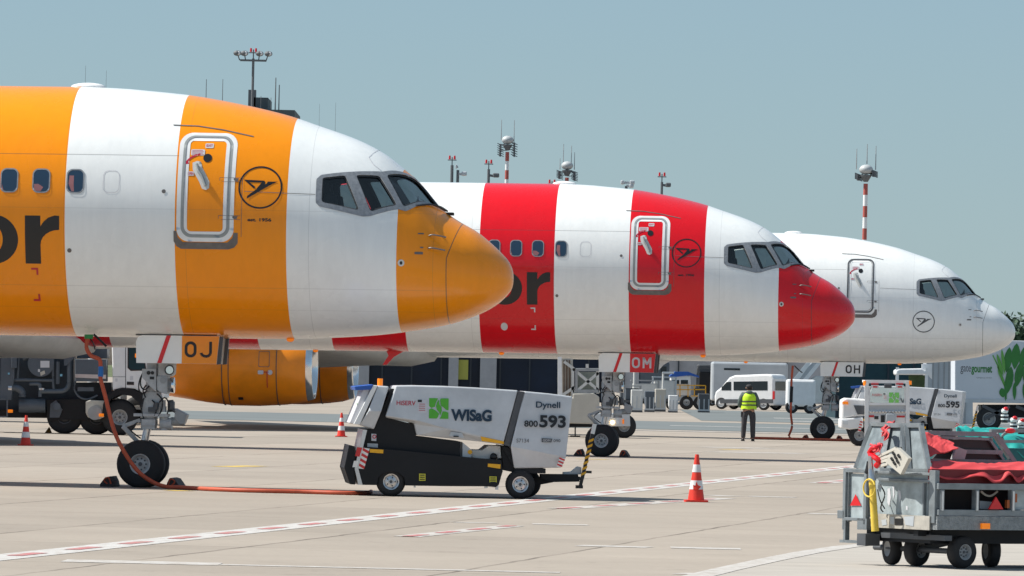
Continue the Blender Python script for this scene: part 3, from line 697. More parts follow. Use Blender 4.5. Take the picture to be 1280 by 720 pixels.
def build_engine(parent, ys):
    cx, cz = 0, 2.05
    e = MB().lathe([(-14.93, 1.03), (-15.15, 1.10), (-15.6, 1.16), (-16.4, 1.21), (-17.2, 1.205), (-18.0, 1.12), (-19.0, .97), (-20.0, .80), (-20.4, .74), (-20.4, .55)], (0, ys, cz), 'x', n=64).build('engine', M['engine'], parent, smooth=40); e.location.x = -.7 if False else -.4
    MB().lathe([(-14.75, .97), (-14.745, .945), (-14.76, .92), (-14.9, .87), (-15.3, .86), (-15.35, .86), (-15.3, 1.0), (-14.935, 1.033), (-14.80, 1.0)], (0, ys, cz), 'x', n=64, close=True).build('inlet_lip', M['lip'], e, smooth=60)
    MB().lathe([(-15.3, .86), (-16.2, .90)], (0, ys, cz), 'x', n=48).build('fan', M['dgrey'], e)
    MB().lathe([(-15.5, .01), (-15.7, .12), (-16.1, .26)], (0, ys, cz), 'x', n=24).build('spinner', M['dgrey'], e)
    for d, r in ((-15.8, 1.183), (-17.25, 1.206), (-17.45, 1.196)):
        MB().lathe([(d-.011, r-.03), (d-.011, r+.006), (d+.011, r+.006), (d+.011, r-.03)], (0, ys, cz), 'x', n=64, close=True).build('cowl_joint', M['dgrey'], e)
    MB().prism([(-15.6, 3.1), (-19.8, 2.75), (-22.5, 2.5), (-22.5, 2.9), (-18, 3.6), (-15.9, 3.3)], ys-.17, ys+.17).build('pylon', M['offwhite'], parent, bevel=.05).location.x = -.4
    if ys < 0:
        fm = lambda x, z: Vector((x, ys - math.sqrt(max(0, (1.22 if x > -17.3 else 1.2)**2 - (z-cz)**2)) - .004, z))
        decal('cowl_placard', [rr(-16.35, 1.80, -16.18, 1.92, .03)], fm, M['labelw'], e, .1); decal('cowl_placard', [ell(-15.98, 1.86, .075, .075, 20)], fm, M['labelw'], e, .1)
        decal('cowl_warning', [[(-16.085, 1.40), (-16.06, 1.40), (-16.06, 1.86), (-16.085, 1.86)], [(-16.17, 1.855), (-16.02, 1.855), (-16.02, 1.88), (-16.17, 1.88)]], fm, M['redtext'], e, .1)
        decal('access_panel', ringf(rr(-16.33, 2.02, -16.0, 2.5, .04), rr(-16.315, 2.035, -16.015, 2.485, .04)), fm, M['sill'], e, .1)
        decal('drain_vent', [rr(-16.98, 1.02, -16.83, 1.10, .01)], fm, M['black'], e, .05)
def build_wing(parent, s):
    v = MB(); bm = v.bm
    def airf(x0, ch, y, z, th): return [bm.verts.new((x0-ch*a, y, z + th*b)) for a, b in ((0, 0), (.02, .32), (.1, .55), (.35, .62), (.7, .35), (1, 0), (.7, -.12), (.35, -.38), (.1, -.40), (.02, -.25))]
    secs = [airf(-11.9, 9.0, 0, 2.55, 1.1), airf(-12.9, 8.2, s*1.9, 2.62, 1.0), airf(-16.0, 5.6, s*6.5, 3.05, .62), airf(-23.5, 1.8, s*19, 4.4, .2)]
    for A, B in zip(secs, secs[1:]):
        for i in range(10): bm.faces.new((A[i], A[(i+1) % 10], B[(i+1) % 10], B[i]))
    bm.faces.new(secs[-1])
    v.build('wing', M['offwhite'], parent, smooth=50)

def build_gear(parent):
    fr = FP[0]; Lc = lambda x, y, yl=0: fr.loc(x, y, yl)
    def c3(x, y, yl=0): a = Lc(x, y, yl); return (a[0], yl, a[1])
    g = MB()
    top = c3(193, 440); mid = c3(190, 500); low = c3(185.3, 545); ax = (-.0, 0, .375)
    g.cyl(mid, top, .115).cyl(c3(186.3, 530), mid, .105)
    g.cyl(c3(185.4, 536), c3(185.9, 524), .125).cyl(c3(186, 523), c3(186.2, 519), .135)
    g.prism(fr.L([(180, 490), (200, 490), (203, 500), (197, 521), (178, 521), (179.5, 505)]), -.13, .13)
    strut = g.build('strut', M['gearpaint'], parent, smooth=35)
    MB().cyl(c3(180.5, 553.5), c3(185.5, 530), .062).cyl((ax[0], -.32, ax[2]), (ax[0], .32, ax[2]), .06).bar(c3(180, 560), ax, .13, .12).build('piston', M['steel'], parent, smooth=35)
    # drag brace and fittings
    b = MB().prism(fr.L([(180, 461), (197.5, 461), (197.5, 490), (190, 483), (180, 471.5)]), -.26, -.20)
    br = b.build('bracket', M['gearpaint'], parent, bevel=.008)
    b = MB()
    for q, r in (((185.8, 466), .032), ((190.6, 466), .028)):
        p = c3(*q, -.26); b.cyl((p[0], -.27, p[2]), (p[0], -.255, p[2]), r)
    p = c3(190, 472.5, -.26); b.box((p[0], -.262, p[2]), (.07, .015, .045)); b.build('gauge', M['black'], br)
    b = MB().prism(fr.L([(197.8, 470), (211, 470), (211, 492.5), (203, 491), (197.8, 487)]), -.22, .20); b.build('equipment_box', M['gearpaint'], parent, bevel=.01)
    p = c3(204, 475.5, -.22); MB().cyl((p[0], -.235, p[2]), (p[0], -.215, p[2]), .05, n=24).build('cover_plate', M['grey'], parent)
    MB().prism(fr.L([(200, 454), (219, 454), (218, 468), (214, 471), (199, 470)]), -.20, .20).build('lamp_bracket', M['gearpaint'], parent, bevel=.01)
    for yl in (-.26, .26):
        p = c3(211.5, 462.5, yl); o = MB().lathe([(-.09, .02), (-.06, .06), (0, .078), (.02, .078), (.02, .062), (.005, .06)], (0, 0, 0), 'x', n=24).build('landing_light', M['black'], parent, smooth=40)
        o.location = p; o.rotation_euler = (0, 0, -1.15 if yl < 0 else .3)
        MB().lathe([(0.0, .001), (.006, .04), (.018, .062)], (0, 0, 0), 'x', n=24).build('lens', M['chrome'], o, smooth=True)
    p = c3(214, 481.5); o = MB().lathe([(-.06, .09), (0, .125), (.05, .128), (.055, .12)], (0, 0, 0), 'x', n=28).build('taxi_light', M['chrome'], parent, smooth=40); o.location = p
    # steering actuators and towing block
    s = MB().cyl(c3(201, 530, -.05), c3(215, 530, -.05), .10).cyl(c3(214, 526.5, -.02), c3(231, 526.5, -.02), .065).cyl(c3(201, 530, .2), c3(214, 530, .2), .10).cyl(c3(205, 538, -.05), c3(205, 521, -.05), .075)
    s.cyl(c3(204, 514, -.1), c3(204, 500, -.1), .04).cyl(c3(204, 508, -.1), c3(204, 515, -.1), .055).box(c3(190, 518.8), (.55, .36, .045)).box(c3(187, 528, -.02), (.22, .34, .10)).box(c3(187, 534, -.02), (.20, .30, .05))
    s.build('steering_unit', M['gearpaint'], parent, smooth=35)
    s = MB().box(c3(214, 507, -.06), (.10, .2, .14), bev=.02).cyl(c3(213, 500, .05), c3(214, 515, .05), .05).cyl(c3(196, 503, -.15), c3(194, 512, -.15), .045).box(c3(190, 512, -.16), (.12, .05, .08)).cyl(c3(216, 512, -.12), c3(222, 516, -.12), .03)
    s.build('valve_block', M['dgrey'], parent, smooth=35)
    MB().prism(fr.L([(219.5, 510), (235.5, 518.2), (231, 530), (226, 531), (219.5, 523)]), -.15, .15).build('towing_block', M['grey'], parent, bevel=.015)
    for nm, a, c in (('torque_link', (176, 525), (153.5, 533)), ('torque_link', (153.5, 533), (172, 552))):
        k = MB()
        for yl in (-.09, .09): k.bar(c3(*a, yl), c3(*c, 0), .045, .06)
        k.build(nm, M['gearpaint'], parent)
    h = MB()
    for q in (((181, 462), (175, 474), (173.5, 486), (178, 492), (184, 488)), ((184, 463), (177, 470), (176, 482), (181, 487), (187, 482)), ((196, 492), (203, 500), (202, 512), (198, 520)), ((180, 497), (177, 512), (180, 524)), ((190, 500), (196, 508), (193, 520)), ((176, 548), (169, 543), (163, 536), (172, 528)), ((183, 481), (179, 488), (182, 497)), ((199, 503), (206, 497), (211, 505), (209, 518))):
        h.tube([c3(*p, -.17) for p in q], .013, n=6)
    h.build('hydraulic_lines', M['black'], parent, smooth=True)
    for yl in (-.27, .27):
        wheel(parent, (0, yl, .375), .385, .29, .165, mt=M['gearpaint'], holes=9, face=-1 if yl < 0 else 1)
    # a pair of doors hanging open
    for yl in (-.46, .46):
        pts = [(-.06, 2.41), (-.08, 2.36), (-.08, 2.0), (-.065, 1.985), (1.19, 1.985), (1.25, 2.43), (0.0, 2.43)]
        d = MB().prism([(-.085, 2.33), (-.075, 1.99), (1.215, 1.99), (1.255, 2.435), (.01, 2.435), (-.055, 2.40)], yl-.02, yl+.02).build('gear_door', M['doorwhite'], parent)
        d['door'] = 1 if yl < 0 else 2
        ss = -1 if yl < 0 else 1
        MB().prism([(1.215, 1.98), (1.275, 1.99), (1.31, 2.42), (1.255, 2.43)], yl-ss*.0, yl-ss*.09).build('door_hinge_plate', M['dgrey'], d)
    # open bay above the strut
    MB().b2(-.1, 1.2, -.4, .4, 2.43, 2.5).build('gear_bay', M['lining'], parent)

def build_aircraft():
    root = thing('airliner', '', 'airliner', fr=FP[0])
    body = build_body(root); build_cockpit(body)
    # passenger windows
    fm = fmap(.003)
    xs = [-.914, -1.456, -1.965] + [-1.965 - .512*k for k in range(1, 14)]
    for x in xs:
        w = decal('cabin_window', [rr(x-.128, 4.665, x+.128, 5.02, .085)], fmap(.005), M['darkglass'], body, .06)
        decal('window_rim', ringf(rr(x-.142, 4.65, x+.142, 5.035, .095), rr(x-.122, 4.67, x+.122, 5.015, .08)), fmap(.008), M['frame'], w, .06)
    decal('plugged_window', ringf(rr(-.346-.13, 4.665, -.346+.13, 5.02, .085), rr(-.346-.12, 4.675, -.346+.12, 5.01, .08)), fm, M['labelw'], body, .06)
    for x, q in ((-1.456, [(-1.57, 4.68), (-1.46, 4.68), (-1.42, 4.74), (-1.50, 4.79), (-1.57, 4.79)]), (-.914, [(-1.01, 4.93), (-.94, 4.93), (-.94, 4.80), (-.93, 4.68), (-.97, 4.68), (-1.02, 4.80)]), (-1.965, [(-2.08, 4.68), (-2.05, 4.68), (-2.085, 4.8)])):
        decal('window_patch', [q], fmap(.0065), M['pane_patch'], body)  # pink grey patches laid over part of three panes
    # forward door
    f1 = fmap(.003); f2 = fmap(.005); f3 = fmap(.007)
    dz = decal('door_surround', ringf(rr(.70, 3.915, 1.60, 5.645, .20, 8), rr(.865, 4.075, 1.43, 5.515, .06, 8)), f1, M['white'], body, .05)
    decal('door_seal', ringf(rr(.765, 3.98, 1.535, 5.60, .17, 8), rr(.815, 4.03, 1.485, 5.56, .13, 8)), f2, M['seal'], dz, .05)
    decal('door_edge', ringf(rr(.800, 4.015, 1.50, 5.575, .145, 8), rr(.812, 4.027, 1.488, 5.563, .135, 8)), f3, M['frame'], dz, .05)
    decal('sill_plate', [[(.655, 4.08), (.655, 3.92), (.70, 3.84), (.77, 3.80), (1.52, 3.80), (1.61, 3.83), (1.665, 3.90), (1.665, 4.06), (1.60, 4.06), (1.58, 3.98), (1.50, 3.905), (.80, 3.905), (.72, 3.98), (.70, 4.08)]], f2, M['sill'], body, .05)
    decal('porthole', [ell(1.15, 5.24, .068, .068, 24)], f2, M['black'], dz, .05)
    hq = [(.92, 5.16), (.99, 5.19), (1.05, 5.18), (1.08, 5.08), (1.14, 4.98), (1.20, 4.86), (1.20, 4.76), (1.15, 4.73), (1.09, 4.75), (1.04, 4.86), (.98, 4.96), (.93, 5.05)]
    decal('handle_recess', [hq], f2, M['offwhite'], dz, .05)
    hh = MB(); pts = [Vector(fmap(.03)(*q)) for q in ((.985, 5.13), (1.02, 5.02), (1.08, 4.93), (1.14, 4.79))]
    hh.tube(pts, .026, n=8); h_ = hh.build('door_handle', M['seal'], dz, smooth=True)
    b = strip(arc(1.07, 5.0, .30, 97, 148, 8), .028) + [[(.80, 5.135), (.845, 5.20), (.862, 5.145)]]
    decal('opening_arrow', b, f2, M['redtext'], dz, .06)
    decal('exit_label', [rr(1.10, 5.40, 1.23, 5.475, .015)], f2, M['labelw'], dz, .05); decal('exit_lettering', text_at('EXIT', 1.115, 5.42, 1.215, 5.458, .02), f3, M['redtext'], dz)
    decal('open_label', [rr(.85, 4.955, .955, 5.02, .012)], f2, M['labelw'], dz, .05); decal('open_lettering', text_at('OPEN', .86, 4.967, .945, 5.008, .02), f3, M['redtext'], dz)
    decal('instruction_label', [rr(.885, 5.28, 1.10, 5.375, .02)], f2, M['labelw'], dz, .05)
    decal('instruction_lettering', [r for k in range(4) for r in strip([(.90, 5.298+k*.02), (1.085-.02*(k % 2), 5.298+k*.02)], .006)], f3, M['redtext'], dz)
    # hinges
    b = []
    for z in (4.93, 4.33): b += strip([(1.36, z), (1.70, z)], .006) + strip([(1.36, z-.05), (1.36, z)], .006) + strip([(1.40, z-.06), (1.70, z-.06)], .006) + [[(1.58, z-.04), (1.64, z-.055), (1.66, z-.01), (1.58, z-.005)]]
    b += strip([(1.72, 4.0), (1.72, 4.95)], .006)
    decal('door_hinges', b, f3, M['sill'], dz, .1)
    decal('rain_gutter', strip([(.56, 5.765), (.95, 5.755), (1.35, 5.70), (1.83, 5.60)], .016), fmap(.006), M['sill'], body, .05)
    decal('skin_joint', strip([(1.75, 4.72), (2.42, 4.70), (2.86, 4.69)], .009), f1, M['sill'], body, .1)
    # small ports and probes
    decal('static_port', [ell(.49, 4.70, .032, .032, 16)], f2, M['sill'], body, .05); decal('static_port', [ell(-1.0, 3.75, .034, .034, 16)], f2, M['sill'], body, .05)
    sp_ = decal('static_port', [ell(4.215, 3.63, .052, .055, 20)], f2, M['steel'], body, .05); decal('port_centre', [ell(4.215, 3.63, .022, .028, 14)], f3, M['black'], sp_, .05)
    fb = fmap(.05)
    for (x, z) in ((4.63, 4.07), (4.63, 3.87)):
        a = fmap(0)(x, z); q = Vector(fmap(.06)(x+.04, z-.01)); b = MB().tube([a, q, q + Vector((.20, .035, -.035))], .013, n=6); b.build('pitot_probe', M['sill'], body, smooth=True)
    for q in (strip([(4.46, 4.10), (4.55, 4.10)], .02), strip([(4.5, 3.88), (4.55, 3.88)], .02), [rr(4.42, 3.77, 4.55, 3.81, .01)]): decal('vane_base', q, f2, M['sill'], body)
    # wipers at the foot of the windscreen
    for s in (-1, 1):
        def on(x, y, z, e=.03): ph = phi_of(x, -abs(y), z); p = sec(x, ph) + snorm(x, ph)*e; p.y *= -s; return p
        b = MB().tube([on(4.80, .12, 4.46), on(4.62, .45, 4.47), on(4.40, .85, 4.49)], .016, n=6); b.box(on(4.86, .10, 4.43, .02), (.12, .07, .045)); b.build('wiper', M['lining'], body)
    decal('bonding_line', strip([(3.83, 5.10), (3.70, 5.20), (3.62, 5.31), (3.70, 5.42), (3.78, 5.50)], .010), f1, M['labelw'], body, .05)
    # aerials on the crown and belly
    MB().sph((-.98, 0, 6.405), .28, (1, .5, .24)).build('aerial_fairing', M['white'], body, smooth=True)
    MB().prism([(-5.15, 2.45), (-4.65, 2.45), (-4.95, 2.27), (-5.12, 2.08), (-5.22, 2.08), (-5.08, 2.3)], -.015, .015).build('belly_aerial', M['red'], body)
    for x in (2.35, -2.4, -6.8): MB().sph((x, -.1, fB(NX-x)-.01), .05, (1.3, .6, .8), n=10).build('belly_beacon', M['amber'], body, smooth=True)
    # belly fairing, wings, engines, tail, main gear
    MB().lathe([(-9.0, .02), (-10, .75), (-11.5, 1.38), (-13.5, 1.78), (-16, 1.92), (-24, 1.92), (-27, 1.5), (-29, .6), (-29.5, .02)], (0, 0, 3.93), 'x', n=48).build('wing_fairing', M['offwhite'], body, smooth=True)
    for s in (-1, 1):
        build_wing(root, s); build_engine(root, s*6.5)
        MB().prism([(-43.5, 5.6), (-47.5, 5.6), (-50.8, 6.0), (-49.2, 6.0)], s*.5, s*.6, [(-49.3, 6.35), (-50.3, 6.35), (-51.4, 6.35), (-50.8, 6.35)]).build('tailplane', M['offwhite'], root) if False else None
    v = MB(); bm = v.bm
    for s in (-1, 1):
        A = [bm.verts.new(p) for p in ((-45.5, s*.6, 5.5), (-49.8, s*.6, 5.5), (-49.8, s*.6, 5.65), (-45.5, s*.6, 5.7))]; B = [bm.verts.new(p) for p in ((-50.0, s*7.6, 6.4), (-51.6, s*7.6, 6.4), (-51.6, s*7.6, 6.45), (-50, s*7.6, 6.46))]
        for i in range(4): bm.faces.new((A[i], A[(i+1) % 4], B[(i+1) % 4], B[i]))
        bm.faces.new(B)
    v.build('tailplane', M['offwhite'], root)
    MB().prism([(-41, 6.3), (-44.5, 7.0), (-50.2, 13.4), (-53, 13.4), (-51.2, 6.2)], -.16, .16).build('tail_fin', M['livery_orange'], root, bevel=.05)
    for s in (-1, 1):
        g = MB().cyl((-22.3, s*3.66, .6), (-22.3, s*3.5, 3.0), .15).bar((-23.0, s*3.66, .52), (-21.6, s*3.66, .52), .18, .2).build('main_gear', M['gearpaint'], root, smooth=40)
        for x in (-22.87, -21.73):
            for dy in (-.43, .43): wheel(g, (x, s*3.66+dy, .52), .52, .38, .24, mt=M['gearpaint'], face=1 if dy > 0 else -1)
    build_gear(root)
    return root

PL = [build_aircraft()]
def clone_aircraft(src, fr):
    c = copy_tree(src); c.location = (fr.X, fr.D, 0); return c
PL.append(clone_aircraft(PL[0], FP[1])); PL.append(clone_aircraft(PL[0], FP[2]))
def each(o):
    yield o
    for c in o.children: yield from each(c)
PAINT = (('livery_orange', 'engine', 'orange'), ('livery_red', 'red', 'red'), ('livery_white', 'engine', 'white'))
for k, root in enumerate(PL):
    lv, en, pl = PAINT[k]
    for o in list(each(root)):
        nm = o.name.split('.')[0]
        if nm in ('fuselage', 'tail_fin', 'engine') or (nm == 'belly_aerial' and k == 2) or (nm in ('door_surround', 'belly_aerial') and k == 2):
            if k: o.data = o.data.copy()
            o.data.materials[0] = M[lv] if nm in ('fuselage', 'tail_fin') else (M[en] if nm == 'engine' else M['white'])
        if nm == 'door_surround' and k == 2: o.data.materials[0] = M['livery_white']
        if nm == 'door_seal' and k == 2: o.data = o.data.copy(); o.data.materials[0] = M['livery_white']
        if nm == 'door_edge' and k == 2:
            for q in list(o.children): pass
            o.data = o.data.copy(); o.data.materials[0] = M['sill']
        if nm == 'gear_door':
            near = o['door'] == 1; reg = ('OJ', 'OM', 'OH')[k]; s = 1
            y = -.485 if near else .485; fl = lambda x, z, y=y, near=near: Vector((x, y + (-.003 if near else .003), z))
            fl2 = lambda x, z, y=y, near=near: Vector((x, y + (-.006 if near else .006), z))
            if k < 2: decal('door_colour_panel', [[(.655, 1.992), (1.213, 1.992), (1.253, 2.432), (.655, 2.432)]], fl, M[pl], o)
            decal('door_slash', [[(.26, 1.993), (.33, 1.993), (.475, 2.433), (.405, 2.433)]], fl, M['red'], o)
            tm = M['black'] if k != 1 else M['labelw']
            f4 = fl2 if near else (lambda x, z: Vector((1.88-x, .491, z)))
            b = ringf(rr(.70, 2.09, .89, 2.345, .09, 8), rr(.745, 2.135, .845, 2.30, .05, 8))
            if k == 0: b += strip([(1.115, 2.345), (1.115, 2.17)], .045) + strip([(1.115, 2.17)] + arc(1.04, 2.165, .075, 0, -180, 10, .055), .045)
            if k == 1: b += strip([(.975, 2.09), (.975, 2.345)], .045) + strip([(1.135, 2.09), (1.135, 2.345)], .045) + strip([(.975, 2.34), (1.055, 2.18)], .045) + strip([(1.135, 2.34), (1.055, 2.18)], .045)
            if k == 2: b += strip([(.975, 2.09), (.975, 2.345)], .042) + strip([(1.125, 2.09), (1.125, 2.345)], .042) + strip([(.975, 2.22), (1.125, 2.22)], .04)
            decal('registration_letters', b, f4, tm, o)
    body = [c for c in root.children if c.name.startswith('fuselage')][0]
    if k < 2:
        L = letters(-1.157)
        for ch, b in L.items(): decal('title_lettering', b, fmap(.003), M['black'], body, .06)
        ex, ez, er = (2.0, 4.785, .335)
        decal('ring_emblem', ringf(ell(ex, ez, er+.008, er+.004, 48), ell(ex, ez, er-.018, er-.022, 48)), fmap(.004), M['black'], body, .06)
        decal('bird_emblem', bird(ex, ez, er*.98), fmap(.004), M['black'], body, .06)
        decal('year_lettering', text_at('est. 1956', 1.815, 4.245, 2.19, 4.30, .03), fmap(.004), M['black'], body, .05)
        # jacking marks under the title
        bm_ = M['redtext'] if k == 0 else M['labelw']
        for mx_, mz in ((-1.62, 3.44), (-1.62, 2.98)):
            s_ = 1 if mz > 3.2 else -1
            decal('corner_mark', [[(mx_, mz), (mx_+.11, mz), (mx_+.11, mz+.03*s_), (mx_, mz+.03*s_)][::s_], [(mx_+.08, mz-.08*s_), (mx_+.11, mz-.08*s_), (mx_+.11, mz), (mx_+.08, mz)][::s_]], fmap(.004), bm_, body, .05)
        decal('belly_vent', [ell(-2.25, 3.02, .08, .09, 24)], fmap(.004), M['labelw'], body, .05)
    else:
        decal('door_outline', ringf(rr(.74, 3.955, 1.56, 5.61, .18, 8), rr(.785, 4.0, 1.515, 5.57, .145, 8)), fmap(.009), M['dgrey'], body, .05)
        ex, ez = surf(1154.5, 402, FP[2]); er = .335
        decal('ring_emblem', ringf(ell(ex, ez, er+.006, er, 48), ell(ex, ez, er-.022, er-.03, 48)), fmap(.004), M['dgrey'], body, .06)
        decal('bird_emblem', bird(ex, ez, er*.9), fmap(.004), M['dgrey'], body, .06)
labs = ('nearest airliner, banded orange and white with an orange nose', 'middle airliner, banded red and white with a red nose', 'farthest airliner with a plain white nose, OH on its nose gear door')
for c in PL[1].children:
    if c.name.split('.')[0] in ('engine', 'pylon'): c.location.x -= .6
for r, l in zip(PL, labs): tag(r, l, 'airliner', 'airliners parked side by side')

# ------------------------------------------------------------------ ground air hoses, chocks
def P3(fr, x, y, yl):
    a = fr.loc(x, y, yl); return (a[0], yl, a[1])
f1_ = FP[0]
root = thing('air_hose', 'thick red air hose hanging from the orange airliner belly and trailing to the power cart', 'hose', fr=Fr(178.5, 609, PT))
q = [P3(f1_, x, y, -.55-.02*i) for i, (x, y) in enumerate(((110.5, 420), (108, 434), (114, 444.5), (124.5, 449), (125.7, 457)))]
fh = Fr(178.5, 609, PT)
down = [P3(fh, x, y, -.75) for x, y in ((125.5, 472), (131, 493), (142.5, 537.5), (155.7, 565.6), (172.6, 589), (190, 602))]
gr = []
for x, yy in ((207, -.85), (225, -1.2), (255, -1.9), (290, -2.35), (330, -2.5), (380, -2.45), (420, -2.6), (448, -2.5), (460, -1.9), (464, -.9)):
    a = fh.loc(x, 613, yy); gr.append((a[0], yy, .034))
q = [P3(fh, *p, -.6-.03*i) for i, p in enumerate(((110.5, 420), (108, 434), (114, 444.5), (124, 449), (125.7, 457)))]
MB().tube(q + down + gr, .033, n=12).build('hose', M['hose'], root, smooth=True)
MB().tube([P3(fh, 125.9, 458.5, -.72), P3(fh, 126, 465, -.735), P3(fh, 125.6, 471, -.745)], .043, n=12).build('blue_sleeve', M['blue'], root, smooth=True)
MB().cyl(P3(fh, 111, 418, -.6), P3(fh, 111, 423.5, -.6), .07).build('coupling', mat('green_coupling', (.02, .22, .05), .5), root, smooth=True)
b = MB().tube([P3(fh, 110, 420, -.5), P3(fh, 116, 428, -.52), P3(fh, 119, 437, -.52)], .012, n=6); b.tube([P3(fh, 117, 418, -.5), P3(fh, 124, 424, -.5), P3(fh, 133, 433, -.5)], .02, n=6)
b.build('safety_strap', M['black'], root, smooth=True)
f3h = Fr(1028, 550.6, PT)
root = thing('air_hose', 'thin dark red hose dropping from the plain white airliner to the ground behind the worker', 'hose', fr=f3h)
MB().tube([P3(f3h, *p, -.6) for p in ((991, 457), (989.5, 475), (989, 492), (988.6, 517), (990, 533), (986, 545))] + [(-1.0, -.6, .04), (-1.6, -.7, .03), (-2.2, -.75, .03)], .035, n=8).build('hose', M['hose'], root, smooth=True)
MB().tube([P3(f3h, *p, -.62) for p in ((989.7, 483), (989.2, 492), (988.9, 503))], .05, n=8).build('dark_sleeve', M['chassis'], root, smooth=True)
MB().tube([P3(f3h, *p, -.5) for p in ((993, 457), (998, 462), (1003, 466))], .02, n=6).build('safety_strap', M['black'], root)
root = thing('ground_hose', 'orange red hose lying flat beside the nose wheels of the plain white airliner', 'hose', fr=f3h)
MB().tube([(-2.1, -.95, .03), (-1, -1.05, .03), (0, -1.1, .03), (1, -1.0, .03), (2.2, -1.2, .03), (3.6, -1.1, .03)], .05, n=8).build('hose', M['hose'], root, smooth=True)
def chock(fr, x, side, lab):
    c = thing('wheel_chock', lab, 'wheel chock', group='wheel chocks at the nose wheels', loc=(0, 0, 0))
    c.location = Matrix.Translation((fr.X, fr.D, 0)) @ Matrix.Rotation(-fr.t, 4, 'Z') @ Vector((x, 0, 0)); c.rotation_euler = (0, 0, -fr.t)
    s = side
    MB().prism([(-s*.10, .0), (s*.12, 0), (s*.12, .04), (s*.04, .15), (-s*.04, .17), (-s*.08, .09)], -.42, .42).build('rubber_block', mat('chock_rubber', (.045, .035, .035), .7, var=.3) if 'chock_rubber' not in bpy.data.materials else bpy.data.materials['chock_rubber'], c, bevel=.015)
    MB().tube([(0, -.43, .05), (s*.05, -.46, .11), (-s*.02, -.46, .15), (-s*.06, -.43, .05)], .012, n=6).build('rope', M['hose'], c, smooth=True)
for fr, nm in ((FP[0], 'orange striped'), (FP[1], 'red striped'), (FP[2], 'plain white')):
    chock(fr, -.52, -1, 'dark wheel chock behind the nose wheels of the %s airliner' % nm)
    chock(fr, .52, 1, 'dark wheel chock ahead of the nose wheels of the %s airliner' % nm)

# ------------------------------------------------------------------ traffic cones
def cone(px, py, lab, worn=False, k=1.0):
    X, D = G(px, py); c = thing('traffic_cone', lab, 'traffic cone', (X, D, 0), 0, 'red and white traffic cones'); c.scale = (k,)*3
    MB().prismz([(.17*math.cos(R(a)), .17*math.sin(R(a))) for a in range(0, 360, 30)], 0, .02).prismz(rr(-.19, -.19, .19, .19, .05), .003, .032).build('base', M['conered'], c)
    rad = lambda z: .135 - (.135-.028)*z/.75
    for z0, z1, m, nm in ((.03, .20, 'conered', 'body'), (.20, .34, 'conewhite', 'white_band'), (.34, .47, 'conered', 'red_band'), (.47, .59, 'conewhite', 'white_band'), (.59, .75, 'conered', 'tip')):
        b = MB().lathe([(z0, rad(z0)+(.004 if 'white' in nm else 0)), (z1, rad(z1)+(.004 if 'white' in nm else 0))], (0, 0, 0), 'z', n=28); b.build(nm, M[m], c, smooth=True)
    return c
cc = cone(870, 627.5, 'large clean red and white traffic cone standing alone on the apron in front')
decal('scuff_mark', [[(-.05, .20), (-.055, .27), (-.02, .26), (0, .33), (.02, .27), (.075, .245), (.03, .20)]], lambda x, z: Vector((x, -math.sqrt(max(0, (.135-.107*z/.75+.008)**2-x*x)), z)), M['conered'], cc, .03)
cone(32, 557, 'worn red and white traffic cone in front of the dark machinery truck', k=.93)
cone(426.5, 546, 'small distant red and white traffic cone left of the power cart', k=.9)

# ------------------------------------------------------------------ ground power carts
def chevron(fr, poly, n, m1, m2, name, parent, y, lean=1):
    """red and white hatching on a side plate, poly = 4 px corners TL TR BR BL"""
    TL, TR, BR, BL = [Vector(p) for p in poly]
    decal(name, [[tuple(p) for p in (TL, TR, BR, BL)]], lambda x, z: Vector((x, y, z)), m1, parent)
    st = []
    for k in range(n):
        a, c = (k+.0)/n, (k+.5)/n
        st.append([tuple(TL.lerp(BL, min(1, a+.5/n*(lean < 0)))), tuple(TR.lerp(BR, min(1, a+.5/n*(lean > 0)))), tuple(TR.lerp(BR, min(1, c+.5/n*(lean > 0)))), tuple(TL.lerp(BL, min(1, c+.5/n*(lean < 0))))])
    decal('stripes', st, lambda x, z: Vector((x, y-.004, z)), m2, parent)
def hull(name, top, crease, bottom, w, wt, wb, m, parent, bevel=.015):
    """panel whose flank leans in above and below a crease line; each argument is an (x, z) polyline, left to right"""
    v = MB(); bm = v.bm
    def row(pts, ww): return [[bm.verts.new((x, s*ww, z)) for x, z in pts] for s in (-1, 1)]
    T, C, B = row(top, wt), row(crease, w), row(bottom, wb)
    n = len(crease)
    def fill(A, Bv, flip):
        if len(A) == len(Bv):
            for i in range(len(A)-1): bm.faces.new((A[i], A[i+1], Bv[i+1], Bv[i]))
        else: bm.faces.new(A + Bv[::-1])
    for s in (0, 1):
        fill(T[s], C[s], s); fill(C[s], B[s], s)
    for X in (T, B):
        for i in range(len(X[0])-1): bm.faces.new((X[0][i], X[0][i+1], X[1][i+1], X[1][i]))
    for e in (0, -1):
        bm.faces.new((T[0][e], C[0][e], B[0][e], B[1][e], C[1][e], T[1][e]))
    return v.build(name, m, parent, bevel=bevel)
